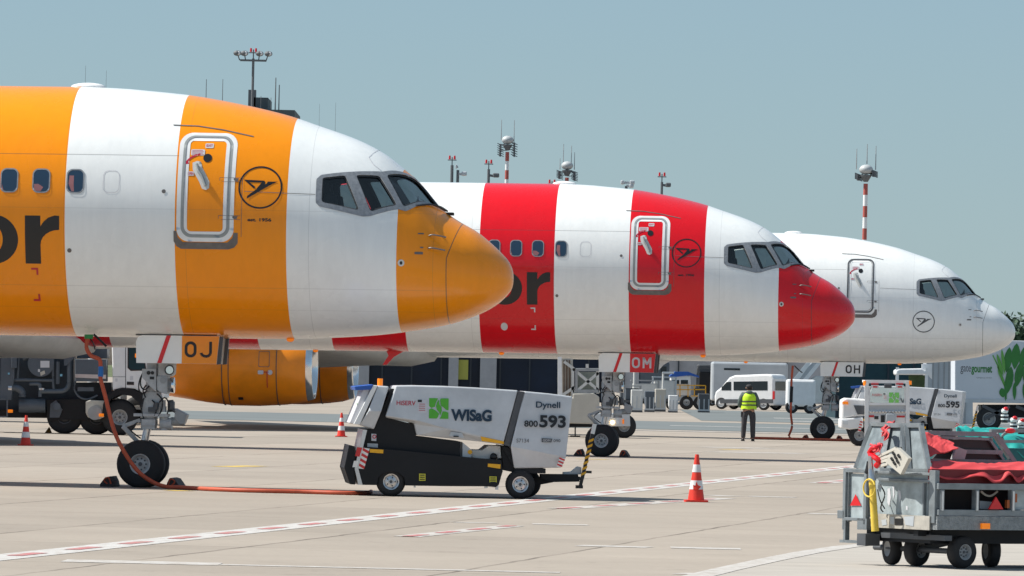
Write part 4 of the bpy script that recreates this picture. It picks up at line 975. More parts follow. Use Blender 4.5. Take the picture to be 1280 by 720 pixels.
def power_cart(fr, lab, number):
    root = thing('power_cart', lab, 'ground power unit', fr=fr, group='ground power carts')
    w = .84; Lp = lambda pts, yl=-w: [fr.loc(x, y, yl) for x, y in pts]
    # main hood
    mh = hull('main_hood', Lp([(495, 482), (520, 481.8), (560, 482.8), (600, 484.8), (648, 488)]), Lp([(482, 520.5), (520, 526), (560, 536), (600, 546), (629.5, 552)]), Lp([(482.2, 522), (517.7, 529), (521.3, 544), (600, 552), (629.7, 556)]), w, w-.07, w-.12, M['gpu'], root, bevel=.02)
    rt = hull('rear_hood', Lp([(656, 489), (686, 491.8), (716, 495.6)]), Lp([(637.7, 558), (675, 565), (708, 571.5)]), Lp([(643.4, 585.7), (675, 585.2), (702.5, 584.7)]), w, w-.07, w-.14, M['gpu'], root, bevel=.02)
    hull('control_hood', Lp([(472.5, 482), (486.5, 483)]), Lp([(461, 514), (477, 514)]), Lp([(449.5, 531), (467.8, 536.8)]), w, w-.07, w-.11, M['gpu'], root, bevel=.02)
    # control end: bright frame and screen facing outwards
    MB().prism(Lp([(466.5, 481.6), (472.5, 481.8), (449.8, 531), (442, 530.4)]), -w+.05, w-.05).build('control_bezel', M['white'], root, bevel=.01)
    MB().prism(Lp([(455, 486), (463, 487), (444, 530), (437.3, 528.8)]), -w+.12, w-.12).build('control_screen', M['labelw'], root, bevel=.01)
    MB().prism(Lp([(443, 483), (467, 480.6), (464, 487), (444.5, 488)]), -w+.03, w-.03).build('sun_shade', M['canopyblue'], root, bevel=.01)
    decal('green_display', [[(-1.75, .0), (-1.7, .0), (-1.7, .1), (-1.75, .1)]], lambda x, z: Vector((fr.loc(448, 510, -w+.1)[0]-.02, -w+.12+ (x+1.75)*3, fr.loc(448, 512, -w+.1)[1] + z)), M['green'], root)
    # dark inner body, chassis
    MB().prism(Lp([(490, 486), (497, 486), (484, 522), (518, 530.5), (521, 545), (576, 552), (576, 573), (452, 566), (455, 537), (468, 537)]), -w+.16, w-.16).build('inner_body', M['chassis'], root)
    arch = [(507, 607), (505.5, 597), (499, 591), (488.5, 589), (479, 591.5), (473, 597), (471.5, 606.5)]
    ch = MB().prism(Lp([(453, 557), (462, 559.5), (600, 573), (627, 575), (628.7, 589), (623.8, 606), (620, 609), (607, 608), (560, 607.8)] + arch + [(448, 606), (447.5, 585)]), -w+.04, w-.04).build('chassis', M['chassis'], root)
    MB().prism(Lp([(436.5, 556), (444, 558), (444.5, 606), (437.6, 605.4), (430.5, 585)]), -w+.08, w-.08).build('bumper', M['chassis'], root, bevel=.01)
    MB().prism(Lp([(454, 537), (459, 537.5), (447.8, 585), (453.3, 606), (448, 606), (443.5, 586)]), -w+.02, w-.02).build('end_frame', M['steel'], root)
    yy = -w+.035
    fl = lambda x, z: Vector((x, yy-.006, z)); fo = lambda x, z: Vector((x, yy-.012, z))
    f0 = lambda x, z: Vector((x, -w+.015, z)); 
    decal('red_reflector', [Lp([(446.5, 559), (453, 559.5), (449.5, 571), (443.8, 570)])], f0, M['hatch_r'], root); decal('red_reflector', [Lp([(442.5, 576), (448, 576), (446.3, 584), (440.5, 584)])], f0, M['hatch_w'], root)
    chevron(fr, Lp([(453.8, 559.7), (462.2, 560.8), (455.2, 586.3), (447.8, 585.6)]), 4, M['hatch_w'], M['hatch_r'], 'warning_plate', ch, yy-.006)
    decal('yellow_reflector', [Lp([(462.5, 561.2), (479.5, 562.2), (479, 566.8), (462.3, 565.6)])], fl, M['yellow'], ch)
    decal('yellow_reflector', [Lp([(610, 579.5), (626, 580.5), (625.5, 586), (609.8, 583.5)])], fl, M['yellow'], ch)
    yl = mat('yellow_label', (.62, .58, .05), .5) if 'yellow_label' not in bpy.data.materials else bpy.data.materials['yellow_label']
    for a in ((524, 592, 532, 601), (612, 595.5, 621, 603)):
        lb = decal('warning_label', [Lp([(a[0], a[1]), (a[2], a[1]+.3), (a[2], a[3]), (a[0], a[3])])], fl, yl, ch)
        decal('label_lines', [s for k in range(3) for s in strip(Lp([(a[0]+1, a[1]+2+k*2.6), (a[2]-1, a[1]+2+k*2.6)]), .014)], fo, M['black'], lb)
    yi = -w+.155; fi = lambda x, z: Vector((x, yi-.004, z)); fi2 = lambda x, z: Vector((x, yi-.009, z))
    lb = decal('round_sign', [Lp([(464.8, 542.2), (471, 542.6), (471, 551.5), (464.8, 551)])], fi, M['labelw'], root); c = fr.loc(467.9, 545.8, yi)
    decal('sign_ring', ringf(ell(*c, .032, .032, 18), ell(*c, .018, .018, 18)), fi2, M['redtext'], lb)
    decal('plate', [Lp([(459.8, 554.3), (473, 554.8), (473, 559.6), (459.8, 559)])], fi, M['silver'], root)
    # works seen in the gap between the hoods and the chassis
    MB().prism(Lp([(575, 552), (578.5, 552.5), (578.5, 571.8), (575, 571.5)], yi), -.5, -.45).build('white_bracket', M['white'], root)
    MB().prism(Lp([(579, 553), (591, 563), (590, 572.5), (579, 572)]), -.66, .4).build('engine_block', M['silver'], root)
    MB().prism(Lp([(591, 562.5), (604, 563), (612, 557), (627, 557.5), (628, 573), (606, 574.5), (591, 572.5)]), -.6, .4).build('battery_box', M['offwhite'], root, bevel=.01)
    p = P3(fr, 587.5, 565, -.67); MB().cyl(p, (p[0], -.64, p[2]), .035).build('fuel_cap', M['yellow'], root); p = P3(fr, 617, 571, -.66); MB().sph(p, .06, (1, .6, 1)).build('rubber_elbow', M['black'], root, smooth=True)
    MB().prism(Lp([(628, 558), (637.5, 560), (644, 588), (650, 592), (683, 592), (683, 586), (644, 586)]), -w+.15, w-.15).build('rear_frame', M['chassis'], root)
    MB().prism(Lp([(628, 556.5), (637, 558.5), (645, 591), (630, 588)]), -w+.2, w-.2).build('bulkhead', M['chassis'], root)
    MB().prism(Lp([(648.2, 488.8), (655.8, 489.6), (637.6, 558), (630, 556)]), -w+.055, w-.055).build('seam_strip', M['dgrey'], root)
    # lift handle recess and yellow corner
    fh_ = lambda x, z: Vector((x, -w-.002 if z > fr.loc(600, 546, -w)[1] else -w-.002, z))
    decal('yellow_corner', [Lp([(600.3, 545.3), (629.6, 551.8), (629.2, 555), (602, 551.2)], -w+.05)], lambda x, z: Vector((x, -w-.004+.0, z)), M['yellow'], mh)
    decal('handle_recess', [Lp([(561, 545), (564, 539.5), (578, 541.5), (580, 547.5)])], lambda x, z: Vector((x, -w-.003, z)), M['silver'], mh)
    p = P3(fr, 570, 545.5, -w); MB().box((p[0], p[1]-.01, p[2]), (.08, .03, .02)).build('latch', M['black'], mh)
    # lettering, leaning with the flank
    def fg(ytop=-w+.07):
        z0, z1 = fr.loc(560, 536, -w)[1], fr.loc(560, 482.8, -w)[1]
        return lambda x, z: Vector((x, -w + .07*max(0, (z-z0)/(z1-z0)) - .012, z))
    g1 = fg()
    def tx(nm, s, a, m, bold=.0, par=mh):
        (x0, z0), (x1, z1) = fr.loc(a[0], a[3], -w), fr.loc(a[2], a[1], -w); x1 = fr.loc(a[2], a[3], -w)[0]; z1 = fr.loc(a[0], a[1], -w)[1]
        return decal(nm, text_at(s, x0, z0, x1, z1, bold), g1, m, par)
    tx('maker_lettering', 'HiSERV', (495.8, 500.6, 519.6, 506.4), M['redtext'], .012)
    lb = decal('notice_sheet', [Lp([(522.3, 499.5), (533.3, 499.8), (533.3, 516), (522, 515.6)])], g1, M['labelw'], mh)
    g2 = lambda x, z: g1(x, z) + Vector((0, -.005, 0))
    decal('notice_heading', [Lp([(522.4, 499.6), (527.5, 499.8), (527.5, 502.8), (522.3, 502.7)])], g2, M['black'], lb)
    decal('notice_lines', [s for k in range(4) for s in strip(Lp([(523.5, 505+k*2.6), (531.5, 505.2+k*2.6)]), .008)], g2, M['redtext'], lb)
    # green square emblem with a white S-shaped split
    x0, z0 = fr.loc(536.1, 523, -w); x1, z1 = fr.loc(561, 497.6, -w)[0], fr.loc(536, 497.6, -w)[1]; U = lambda u, v: (x0+(x1-x0)*u, z0+(z1-z0)*v)
    decal('green_emblem', [[U(*p) for p in f] for f in (((0, 1), (.46, 1), (.34, .76), (.30, .58), (.12, .52), (0, .60)), ((0, .44), (.14, .50), (.34, .40), (.52, .24), (.46, .06), (.40, 0), (0, 0)),
          ((.56, .94), (.62, 1), (1, 1), (1, .42), (.88, .44), (.72, .58), (.62, .62), (.58, .78)), ((.54, 0), (.62, .10), (.70, .36), (.86, .36), (1, .30), (1, 0)), ((.40, .78), (.50, .94), (.53, .72), (.64, .56), (.66, .40), (.58, .16), (.53, .30), (.40, .44), (.36, .60)))], g1, M['green'], mh)
    tx('operator_lettering', 'wısaG'.replace('ı', 'i').upper().replace('SAG', 'Sa') + 'G', (563.6, 511.2, 614.6, 526), M['navy'], .045)
    r1 = lambda nm, s, a, m, bold=.0: tx(nm, s, a, m, bold, rt)
    r1('model_lettering', 'Dynell', (670, 501.8, 700.4, 512), M['navy'], .02)
    r1('fleet_prefix', '800', (655.2, 525.4, 672.2, 533.4), M['black'], .025)
    o = r1('fleet_number', number, (674, 518.6, 707.2, 534.6), M['black'], .035)
    r1('serial_lettering', 'S7134', (645.5, 548.2, 661, 553), M['dgrey'], .0)
    lb = decal('model_badge', [Lp([(677, 547.6), (690.5, 548.4), (689, 553), (677, 552.6)])], g1, M['dgrey'], rt); decal('badge_lettering', text_at('GDM', *fr.loc(678.5, 551.8, -w), fr.loc(687.8, 549, -w)[0], fr.loc(678.5, 549, -w)[1]), g2, M['labelw'], lb)
    r1('badge_number', '090', (691.8, 549, 700.4, 552.6), M['dgrey'], .01)
    chevron(fr, Lp([(699.5, 571.6), (707, 572.6), (702.5, 583.8), (695.5, 583.2)]), 3, M['hatch_w'], M['hatch_r'], 'warning_plate', rt, -w+.0)
    # beacon, roof edge catch
    p = P3(fr, 473, 481, 0); bc = MB().cyl((p[0], -.5, p[2]-.01), (p[0], -.5, p[2]+.10), .042).build('beacon', M['amber'], root, smooth=40)
    # towing bar with striped drawbar standing up
    MB().prism(Lp([(676, 592.5), (722, 593), (724, 602), (690, 602.5), (676, 598)], -.1), -.18, .18).build('tow_frame', M['chassis'], root)
    MB().prism(Lp([(704, 590), (714, 589.5), (722, 583), (727, 584), (727, 593), (704, 594)], -.1), -.08, .08).build('hitch_block', M['silver'], root, bevel=.01)
    a, c = Vector(P3(fr, 725.5, 607, -.12)), Vector(P3(fr, 743.6, 529, -.12)); db = MB().bar(a, c, .075, .05).build('drawbar', M['black'], root)
    st = MB(); d = (c-a); n = 7
    for k in range(n):
        u0, u1 = .17+.62*k/n, .17+.62*(k+.5)/n; p0 = a+d*u0; p1 = a+d*u1; px_ = Vector((.036, 0, 0)); sl = d*.018
        for s in (-1,): st.quad(p0-px_+Vector((0, -.042, 0))-sl, p0+px_+Vector((0, -.042, 0))+sl, p1+px_+Vector((0, -.042, 0))+sl, p1-px_+Vector((0, -.042, 0))-sl)
    st.build('yellow_stripes', M['yellow'], db)
    MB().bar(a+d*.83, a+d*.99, .08, .06).build('drawbar_eye', M['steel'], db)
    MB().bar(a+Vector((.05, .07, .1)), c+Vector((.0, .07, -.1)), .02).build('gas_strut', M['steel'], root)
    MB().box(P3(fr, 724, 608.5, -.12), (.11, .12, .05)).box(P3(fr, 735.5, 590, -.05), (.1, .05, .04)).cyl(P3(fr, 724, 598, -.16), P3(fr, 724, 598, -.05), .03).build('drawbar_foot', M['black'], root)
    for (x, yl, nm) in ((488.5, -.68, 0), (488.5, .62, 0), (650, -.66, 1), (658, .62, 1)):
        p = P3(fr, x, 603, yl); wheel(root, (p[0], yl, .228), .228, .19, .125, mt=M['steel'], holes=5)
    MB().cyl(P3(fr, 655, 606, -.5)[:1] + (-.5, .22), P3(fr, 655, 606, .5)[:1] + (.5, .22), .05).bar(P3(fr, 652, 600, 0)[:1] + (0, .22), P3(fr, 690, 597, 0)[:1] + (0, .32), .12).build('steering_axle', M['chassis'], root)
    b = MB().box(P3(fr, 518.5, 605, -.7), (.03, .04, .11)).box(P3(fr, 535.5, 604.5, -.7), (.025, .04, .07)).box(P3(fr, 607.5, 606.5, -.7), (.05, .05, .09)).box(P3(fr, 621, 608, -.7), (.05, .05, .10))
    b.build('jack_points', M['steel'], root)
    return root
GF = Fr(570, 621, -R(4))
gpu1 = power_cart(GF, 'white and dark grey power cart numbered 593 in the centre foreground', '593')
gpu2 = copy_tree(gpu1); f2g = Fr(1133, 551, -R(-7), D=214)
gpu2.location = (f2g.X, f2g.D, 0); gpu2.rotation_euler = (0, 0, R(-7)); gpu2['label'] = 'distant white power cart numbered 595 below the farthest nose'
for o in each(gpu2):
    if o.name.startswith('fleet_number'):
        p = o.parent; bpy.data.objects.remove(o)
        w = .84; z0, z1 = GF.loc(560, 536, -w)[1], GF.loc(560, 482.8, -w)[1]
        g1 = lambda x, z: Vector((x, -w + .07*max(0, (z-z0)/(z1-z0)) - .012, z))
        a = (674, 518.6, 707.2, 534.6); c0 = GF.loc(a[0], a[3], -w); c1 = (GF.loc(a[2], a[3], -w)[0], GF.loc(a[0], a[1], -w)[1])
        decal('fleet_number', text_at('595', *c0, *c1, .035), g1, M['black'], p); break

# ------------------------------------------------------------------ the worker
FPn = Fr(935, 551.5, 0)
pr = thing('person', 'person seen from behind in a yellow safety vest, dark trousers and cap', 'person', fr=FPn); pr.rotation_euler = (0, 0, R(4))
def limb(s):
    return [(0, .02, .97, .12), (s*.10, .0, .90, .105), (s*.125, .01, .72, .085), (s*.13, -.01, .50, .062), (s*.135, .03, .30, .058), (s*.14, .03, .10, .045), (s*.15, -.0, .06, .045), (s*.165, .15, .035, .038)]
arm = lambda s: [(0, .0, 1.36, .13), (s*.17, .0, 1.40, .075), (s*.25, .01, 1.22, .055), (s*.275, .05, 1.08, .048), (s*.22, .24, 1.03, .040), (s*.13, .34, 1.10, .030), (s*.10, .38, 1.12, .034), (s*.085, .42, 1.13, .028)]
hand = lambda s: [[(s*.085, .42, 1.13, .028)] + [(s*(.085-.012*i), .45, 1.15-.018*i, .010), (s*(.075-.012*i), .485, 1.15-.02*i, .009), (s*(.062-.010*i), .50, 1.13-.02*i, .008)] for i in range(4)] + [[(s*.10, .38, 1.12, .034), (s*.07, .40, 1.155, .012), (s*.05, .435, 1.17, .010)]]
chains = [[(0, .02, .97, .12), (0, .01, 1.12, .125), (0, .0, 1.36, .13), (0, .015, 1.47, .058), (0, .03, 1.54, .06), (0, .045, 1.61, .088), (0, .04, 1.66, .07)], limb(-1), limb(1), arm(-1), arm(1)] + hand(-1) + hand(1)
body = skin('body', chains, M['skin'], pr, sub=1)
for s in (-1, 1): MB().sph((s*.088, .035, 1.59), .022, (.5, 1, 1.4), n=10).build('ear', M['skin'], body, smooth=True)
MB().sph((0, .13, 1.59), .016, (.8, 1, 1.4), n=8).build('nose', M['skin'], body, smooth=True)
o = MB().sph((0, .03, 1.635), .105, (.92, 1.05, .62), n=20).box((0, .15, 1.63), (.14, .11, .012)).build('cap', M['cap'], pr, smooth=30)
b = MB().sph((0, .025, 1.575), .094, (.95, .85, .6), n=16).build('hair', mat('dark_hair', (.02, .014, .01), .8), pr, smooth=True)
gz = lambda ch, k: [(x, y, z, r*k) for x, y, z, r in ch]
tr = [[(0, .02, .97, .15), (0, .01, 1.03, .145)]] + [[(0, .02, .97, .15), (s*.095, .0, .88, .125), (s*.125, .01, .72, .105), (s*.13, -.01, .50, .088), (s*.138, .03, .30, .084), (s*.145, .025, .13, .075), (s*.145, .02, .085, .068)] for s in (-1, 1)]
skin('trousers', tr, M['trousers'], pr)
hd = [[(0, .01, .98, .155), (0, .01, 1.12, .15), (0, .0, 1.36, .165), (0, .0, 1.45, .095), (0, .0, 1.485, .08)]] + [[(0, .0, 1.36, .165), (s*.175, .0, 1.395, .095), (s*.255, .01, 1.22, .078), (s*.28, .05, 1.08, .068), (s*.225, .24, 1.03, .058), (s*.15, .32, 1.085, .045)] for s in (-1, 1)]
skin('hoodie', hd, M['hood'], pr)
MB().sph((0, -.09, 1.455), .10, (1.05, .7, .62), n=14).build('hood', M['hood'], pr, smooth=True)
# vest: open tunic shaped round the trunk
v = MB(); bm = v.bm; rings = []
for z, a, bb in ((.96, .225, .19), (1.02, .215, .185), (1.10, .205, .18), (1.22, .205, .185), (1.32, .205, .19), (1.39, .18, .165), (1.425, .15, .12), (1.445, .11, .09)):
    rings.append([bm.verts.new((a*math.cos(2*math.pi*k/28)*(1+.03*math.sin(k*2.3+z*9)), .005 + bb*math.sin(2*math.pi*k/28)*(1+.03*math.sin(k*1.7+z*13)), z - (.015*math.sin(k*1.3) if z < .97 else 0))) for k in range(28)])
for A, B in zip(rings, rings[1:]):
    for i in range(28): bm.faces.new((A[i], A[(i+1) % 28], B[(i+1) % 28], B[i]))
vest = v.build('safety_vest', M['vest'], pr, smooth=True); vest.scale = (1.07, 1.05, 1)
for z in (1.08, 1.185):
    MB().lathe([(z-.02, .999), (z+.02, .999)], (0, 0, 0), 'z', n=28).build('reflective_band', M['reflect'], vest, smooth=True)
for o in vest.children: o.scale = (.212, .192, 1); o.location = (0, .005, 0)
for s in (-1, 1):
    MB().sph((s*.15, .06, .05), .06, (.85, 1.9, .85), n=14).box((s*.15, .06, .012), (.10, .27, .024), bev=.008).build('boot', M['boots'], pr, smooth=40)
MB().box((-.205, 0, .80), (.05, .1, .16), bev=.01).build('pouch', M['boots'], pr)

# ------------------------------------------------------------------ dark machinery truck at the left
TF = Fr(150, 543.5, 0)
tk = thing('service_truck', 'truck with dark blue pipework and a white cab behind the nearest nose gear', 'truck', fr=TF)
def tl(pts, y=-1.2): return [TF.loc(x, z, y) for x, z in pts]
def tp(x, z, y=-1.2): a = TF.loc(x, z, y); return (a[0], y, a[1])
cab = MB().prism(tl([(139.5, 418), (199, 418), (203, 440), (206, 470), (206, 498), (184, 500), (178, 491), (168, 486), (152, 485), (141, 488)]), -1.2, 1.2).build('cab', M['white'], tk, bevel=.03)
fy = lambda y: (lambda x, z: Vector((x, y, z)))
w_ = decal('cab_window', [tl([(160.5, 434), (178, 434), (182, 462), (164, 462.5), (160.5, 459)], -1.205)], fy(-1.205), M['windowteal'], cab)
decal('window_seal', ringf(tl([(159.5, 433), (179, 433), (183, 463.2), (163.5, 463.7), (159.5, 460)]), tl([(161, 434.5), (177.5, 434.5), (181.5, 461.7), (164.4, 462), (161, 458.7)])), fy(-1.209), M['black'], cab)
decal('door_joint', strip(tl([(157, 430), (157, 486)]), .02) + strip(tl([(141, 471), (157, 471)]), .012), fy(-1.204), M['dgrey'], cab)
decal('cab_handle', [tl([(158.5, 477), (167.5, 477.3), (167.5, 481.3), (158.5, 481)])], fy(-1.21), M['black'], cab)
decal('cab_sticker', [tl([(162.5, 470), (166.5, 470), (166.5, 475), (162.5, 475)])], fy(-1.206), M['labelw'], cab); decal('cab_sticker', [tl([(144, 473), (147, 473), (147, 477), (144, 477)])], fy(-1.206), M['labelw'], cab)
p = tp(170, 444.5, -1.24); MB().box(p, (.05, .06, .11), bev=.01).build('marker_fitting', M['amber'], cab)
MB().prism(tl([(128, 520), (129, 505), (135, 493), (143, 487.5), (152, 485.5), (166, 486.5), (176, 491), (183, 499), (186, 520), (178, 520), (174, 504), (164, 495), (150, 493), (138, 499), (133, 520)]), -1.24, 1.2).build('mudguard', M['chassis'], tk)
MB().prism(tl([(58, 500), (140, 498), (142, 506), (136, 524), (60, 525)], -.86), -.86, -.3).build('side_cover', M['chassis'], tk)
for x, yl in ((150, -1.0), (150, 1.0), (81, -.65), (121, -.65), (81, 1.0), (121, 1.0)):
    p = tp(x, 521, yl); wheel(tk, (p[0], yl, .48), .48, .30, .21, mt=M['grey'] if x == 150 else M['dgrey'], holes=8, face=-1 if yl < 0 else 1)
MB().prism(tl([(-90, 512), (195, 512), (195, 524), (-90, 521)], -.5), -.5, .5).build('chassis_frame', M['chassis'], tk)
b = MB().prism(tl([(-120, 436), (92, 436), (92, 478), (139, 478), (139, 520), (-120, 520)], -.2), -.2, .9); b.build('machine_housing', M['truckgrey'], tk)
MB().prism(tl([(1.5, 425), (17, 425), (18, 470), (14, 500), (0, 500)], -1.1), -1.1, -.9).prism(tl([(-80, 420), (0, 420), (0, 436), (-80, 436)], -1.1), -1.1, .9).build('end_panel', M['truckgrey2'], tk, bevel=.01)
MB().prism(tl([(14, 447), (21, 447), (21, 460), (14, 460)]), -1.2, -1.1).build('switch_box', M['truckgrey2'], tk, bevel=.01)
dr_ = MB().cyl(tp(51, 454.5, -1.1), tp(51, 454.5, -.2), .35, n=40).cyl(tp(43, 442, -.9), tp(28, 447, -.9), .11).build('drum', M['truckgrey2'], tk, smooth=40)
decal('drum_label', [tl([(50.5, 451), (61.8, 451), (61.8, 459.5), (50.5, 459.5)], -1.105)], fy(-1.105), M['labelw'], dr_); decal('drum_label', [tl([(43, 461), (50, 461.5), (50, 465), (43, 464.7)], -1.105)], fy(-1.105), M['labelw'], dr_)
decal('drum_label', [tl([(50, 465.5), (55.5, 463), (56.5, 467), (51, 470)], -1.105)], fy(-1.105), M['beige'], dr_)
pb = MB()
for q, r in (((( 18, 475), (42, 475), (66, 475.5)), .045), (((86, 436), (86.5, 460), (86, 480), (82, 487), (74, 489), (50, 489)), .065), (((-20, 485), (8, 485), (20, 485), (27, 489), (28, 497)), .10), (((23, 433), (23, 452), (22, 474)), .03),
             (((33, 436), (45, 437), (60, 440), (75, 446)), .05), (((66, 446), (66, 470), (67, 486)), .035), (((37, 480), (48, 480), (50, 484), (50, 496)), .05), (((72, 452), (72, 480)), .05), (((95, 474), (93, 486), (99, 496), (110, 499), (122, 494)), .028), (((62, 438), (78, 444), (88, 444)), .07)):
    pb.tube([tp(*p, -1.0) for p in q], r, n=10)
pb.build('pipework', M['truckgrey2'], tk, smooth=True)
MB().cyl(tp(10.5, 485, -1.0), tp(15, 485, -1.0), .115).build('pipe_clamp', M['steel'], tk, smooth=40); MB().cyl(tp(52, 485, -1.0), tp(52, 487.5, -1.0), .09).build('pipe_clamp', M['steel'], tk, smooth=40)
MB().cyl(tp(24, 507, -.8), tp(57, 507, -.8), .19).build('air_tank', M['truckgrey2'], tk, smooth=40)
MB().prism(tl([(63, 505), (70, 500), (78, 512), (74, 522), (62, 522)], -.9), -.9, -.6).cyl(tp(71, 508, -1.0), tp(71, 508, -.7), .10).build('pump', M['truckgrey2'], tk, smooth=40)
MB().prism(tl([(80, 430), (92, 430), (92, 448), (83, 457), (80, 457)], -1.1), -1.1, -1.05).build('gusset', M['truckgrey2'], tk)
cbx = MB().prism(tl([(94, 449), (133, 449), (133, 477), (94, 477)]), -1.2, -.5).build('locker', M['truckgrey2'], tk, bevel=.015)
MB().prism(tl([(94, 467.5), (132.5, 468.5), (132.5, 473.5), (94, 472)]), -1.22, -1.19).build('locker_trim', M['steel'], cbx)
MB().prism(tl([(96, 436), (134, 436), (134, 448), (96, 448)], -.7), -.7, .4).build('locker_top', M['truckgrey'], tk)
MB().prism(tl([(97, 484), (117, 484), (117, 489), (97, 489)], -1.1), -1.1, -.9).build('step', M['truckgrey2'], tk)
tkb = MB().prism(tl([(107, 502), (113, 500), (130.5, 501), (130.5, 521), (124, 524), (110, 522), (107, 516)], -1.15), -1.15, -.6).build('fuel_tank', M['beige'], tk, bevel=.02)
p = tp(118.5, 516, -1.2); MB().cyl(p, (p[0], -1.1, p[2]), .19, n=28).build('tank_end', M['grey'], tkb, smooth=40)
for x, z in ((126.8, 519), (13, 514)): MB().box(tp(x, z, -1.24), (.13, .05, .08), bev=.01).build('side_lamp', M['amber'], tk)
fo_ = MB()
for a, c in (((0, 499), (9, 499)), ((9, 499), (9, 521)), ((9, 521), (-20, 521)), ((-20, 499), (0, 499))): fo_.bar(tp(*a), tp(*c), .04)
fo_.build('guard_rail', M['truckgrey2'], tk)
MB().box(tp(11, 467, -1.15), (.05, .02, .05)).box(tp(76.5, 469, -1.08), (.06, .02, .06)).build('blue_indicator', mat('pale_blue_lens', (.2, .45, .6), .2), tk)
p = G(60.5, 541); th_ = thing('wooden_chock', 'small yellow wooden wedge on the ground under the dark machinery truck', 'wedge', (p[0], p[1], 0)); MB().prism([(-.09, 0), (.09, 0), (.02, .16)], -.1, .1).build('wedge', mat('yellow_wood', (.35, .2, .04), .7, var=.2), th_)

# ------------------------------------------------------------------ box truck standing behind the middle nose gear
QF = Fr(735, 545, 0, D=212)
qt = thing('service_truck', 'beige service truck with a glazed lift cage behind the OM nose gear', 'truck', fr=QF)
ql = lambda pts, y=-1.0: [QF.loc(x, z, y) for x, z in pts]
qp = lambda x, z, y=-1.0: (QF.loc(x, z, y)[0], y, QF.loc(x, z, y)[1])
MB().prism(ql([(640, 500), (716, 497), (716, 492), (742, 491), (749, 496), (750, 530), (640, 528)]), -1.0, 1.1).build('body', M['beige'], qt, bevel=.03)
MB().prism(ql([(640, 528), (760, 531), (760, 534), (640, 534)], -.8), -.8, .8).build('chassis_frame', M['chassis'], qt)
MB().prism(ql([(742, 517), (787, 516), (788, 533), (742, 533)], -1.05), -1.05, -.4).build('bumper', M['silver'], qt, bevel=.02)
hl = MB().cyl(qp(765.5, 528, -1.09), qp(765.5, 528, -1.04), .05, n=16).build('headlight', M['head'], qt)
MB().cyl(qp(772, 528, -1.09), qp(772, 528, -1.04), .05, n=16).build('headlight', M['lamp'], qt); MB().box(qp(779, 527, -1.07), (.05, .03, .13)).build('indicator', M['amber'], qt)
cg = MB()
for a, c in (((716, 496), (716, 461)), ((716, 462), (750, 462)), ((747, 462), (747, 492)), ((716, 489), (750, 489)), ((720, 464), (748, 488)), ((748, 466), (722, 488)), ((705, 452), (720, 463)), ((703, 494), (718, 484)), ((734, 455), (734, 462))):
    cg.bar(qp(*a, -.9), qp(*c, -.9), .085)
cg.bar(qp(718, 462, -.9), qp(718, 462, .6), .06).bar(qp(718, 489, -.9), qp(718, 489, .6), .06).build('lift_cage', M['offwhite'], qt)
MB().prism(ql([(722, 465), (747, 465), (747, 487), (722, 487)], -.6), -.6, .5).build('cage_panel', mat('greenish_panel', (.33, .35, .30), .5, var=.15), qt)
MB().prism(ql([(719, 461), (748, 461), (748, 464), (722, 464), (722, 487), (748, 487), (748, 491), (719, 491)], -.95), -.96, -.85).build('cage_frame', M['grey'], qt)
MB().prism(ql([(697, 446), (702, 446), (703, 500), (697, 500)], -.95), -.95, -.8).build('white_post', M['white'], qt)
MB().prism(ql([(702, 448), (716, 448), (716, 500), (702, 500)], -.7), -.7, .3).build('mast', M['beige'], qt)
rb = MB()
for x in (705, 708.5, 712): rb.bar(qp(x, 450, -.74), qp(x, 499, -.74), .035)
rb.build('mast_ribs', M['brown'], qt)
for x, yl in ((780, -.8), (690, -.8), (780, .8), (690, .8)):
    p = qp(x, 540, yl); wheel(qt, (p[0], yl, .36), .36, .26, .17, mt=M['grey'], face=-1 if yl < 0 else 1)
MB().bar(qp(719, 534, -.9), qp(719, 545, -.9), .04).box(qp(719, 545.3, -.9), (.3, .15, .04)).build('jack_leg', M['chassis'], qt)

# ------------------------------------------------------------------ white tractor with a glazed rear frame
WF = Fr(1108, 556, 0, D=204)
wt = thing('tow_tractor', 'white tow tractor with a square glazed rear frame and amber beacons near the OH gear', 'tractor', fr=WF)
wl = lambda pts, y=-.6: [WF.loc(x, z, y) for x, z in pts]
wq = lambda x, z, y=-.6: (WF.loc(x, z, y)[0], y, WF.loc(x, z, y)[1])
fb_ = MB()
for a, c, r in (((1083, 556), (1083.5, 476), .11), ((1134.5, 556), (1134.5, 476), .11), ((1081, 477), (1137, 477.5), .09), ((1084, 505), (1134, 505), .07), ((1087, 483), (1087, 505), .04), ((1131, 483), (1131, 505), .04)):
    fb_.bar(wq(*a), wq(*c), r)
fb_.build('rear_frame', M['white'], wt)
rf = MB()
for a, c in (((1083.5, 476), (1083.5, 476)),):
    rf.prism(wl([(1081, 475), (1137, 475.5), (1137, 478), (1081, 478)]), -.55, .9)
rf.build('roof', M['white'], wt)
MB().b2(*sum([[a[0], b_[0]] for a, b_ in [(WF.loc(1087, 483, -.6), WF.loc(1131, 505, -.6))]], []), -.61, -.6, WF.loc(1087, 505, -.6)[1], WF.loc(1087, 483, -.6)[1]).build('rear_window', M['clear'], wt)
for x0 in (1089, 1120): 
    MB().prism(wl([(x0, 479), (x0+9, 479), (x0+9, 480.8), (x0, 480.8)], -.66), -.67, -.6).build('red_strip', M['hatch_r'], wt)
    o = MB().prism(wl([(x0, 481.4), (x0+9.5, 481.4), (x0+9.5, 485.5), (x0, 485.5)], -.66), -.68, -.6).build('rear_lamp', M['lamp'], wt); MB().box(wq(x0+5, 483.6, -.69), (.12, .02, .04)).build('lens', M['reflr'], o)
MB().box(wq(1110, 482.5, -.64), (.22, .08, .12), bev=.02).build('work_lamp', M['dgrey'], wt)
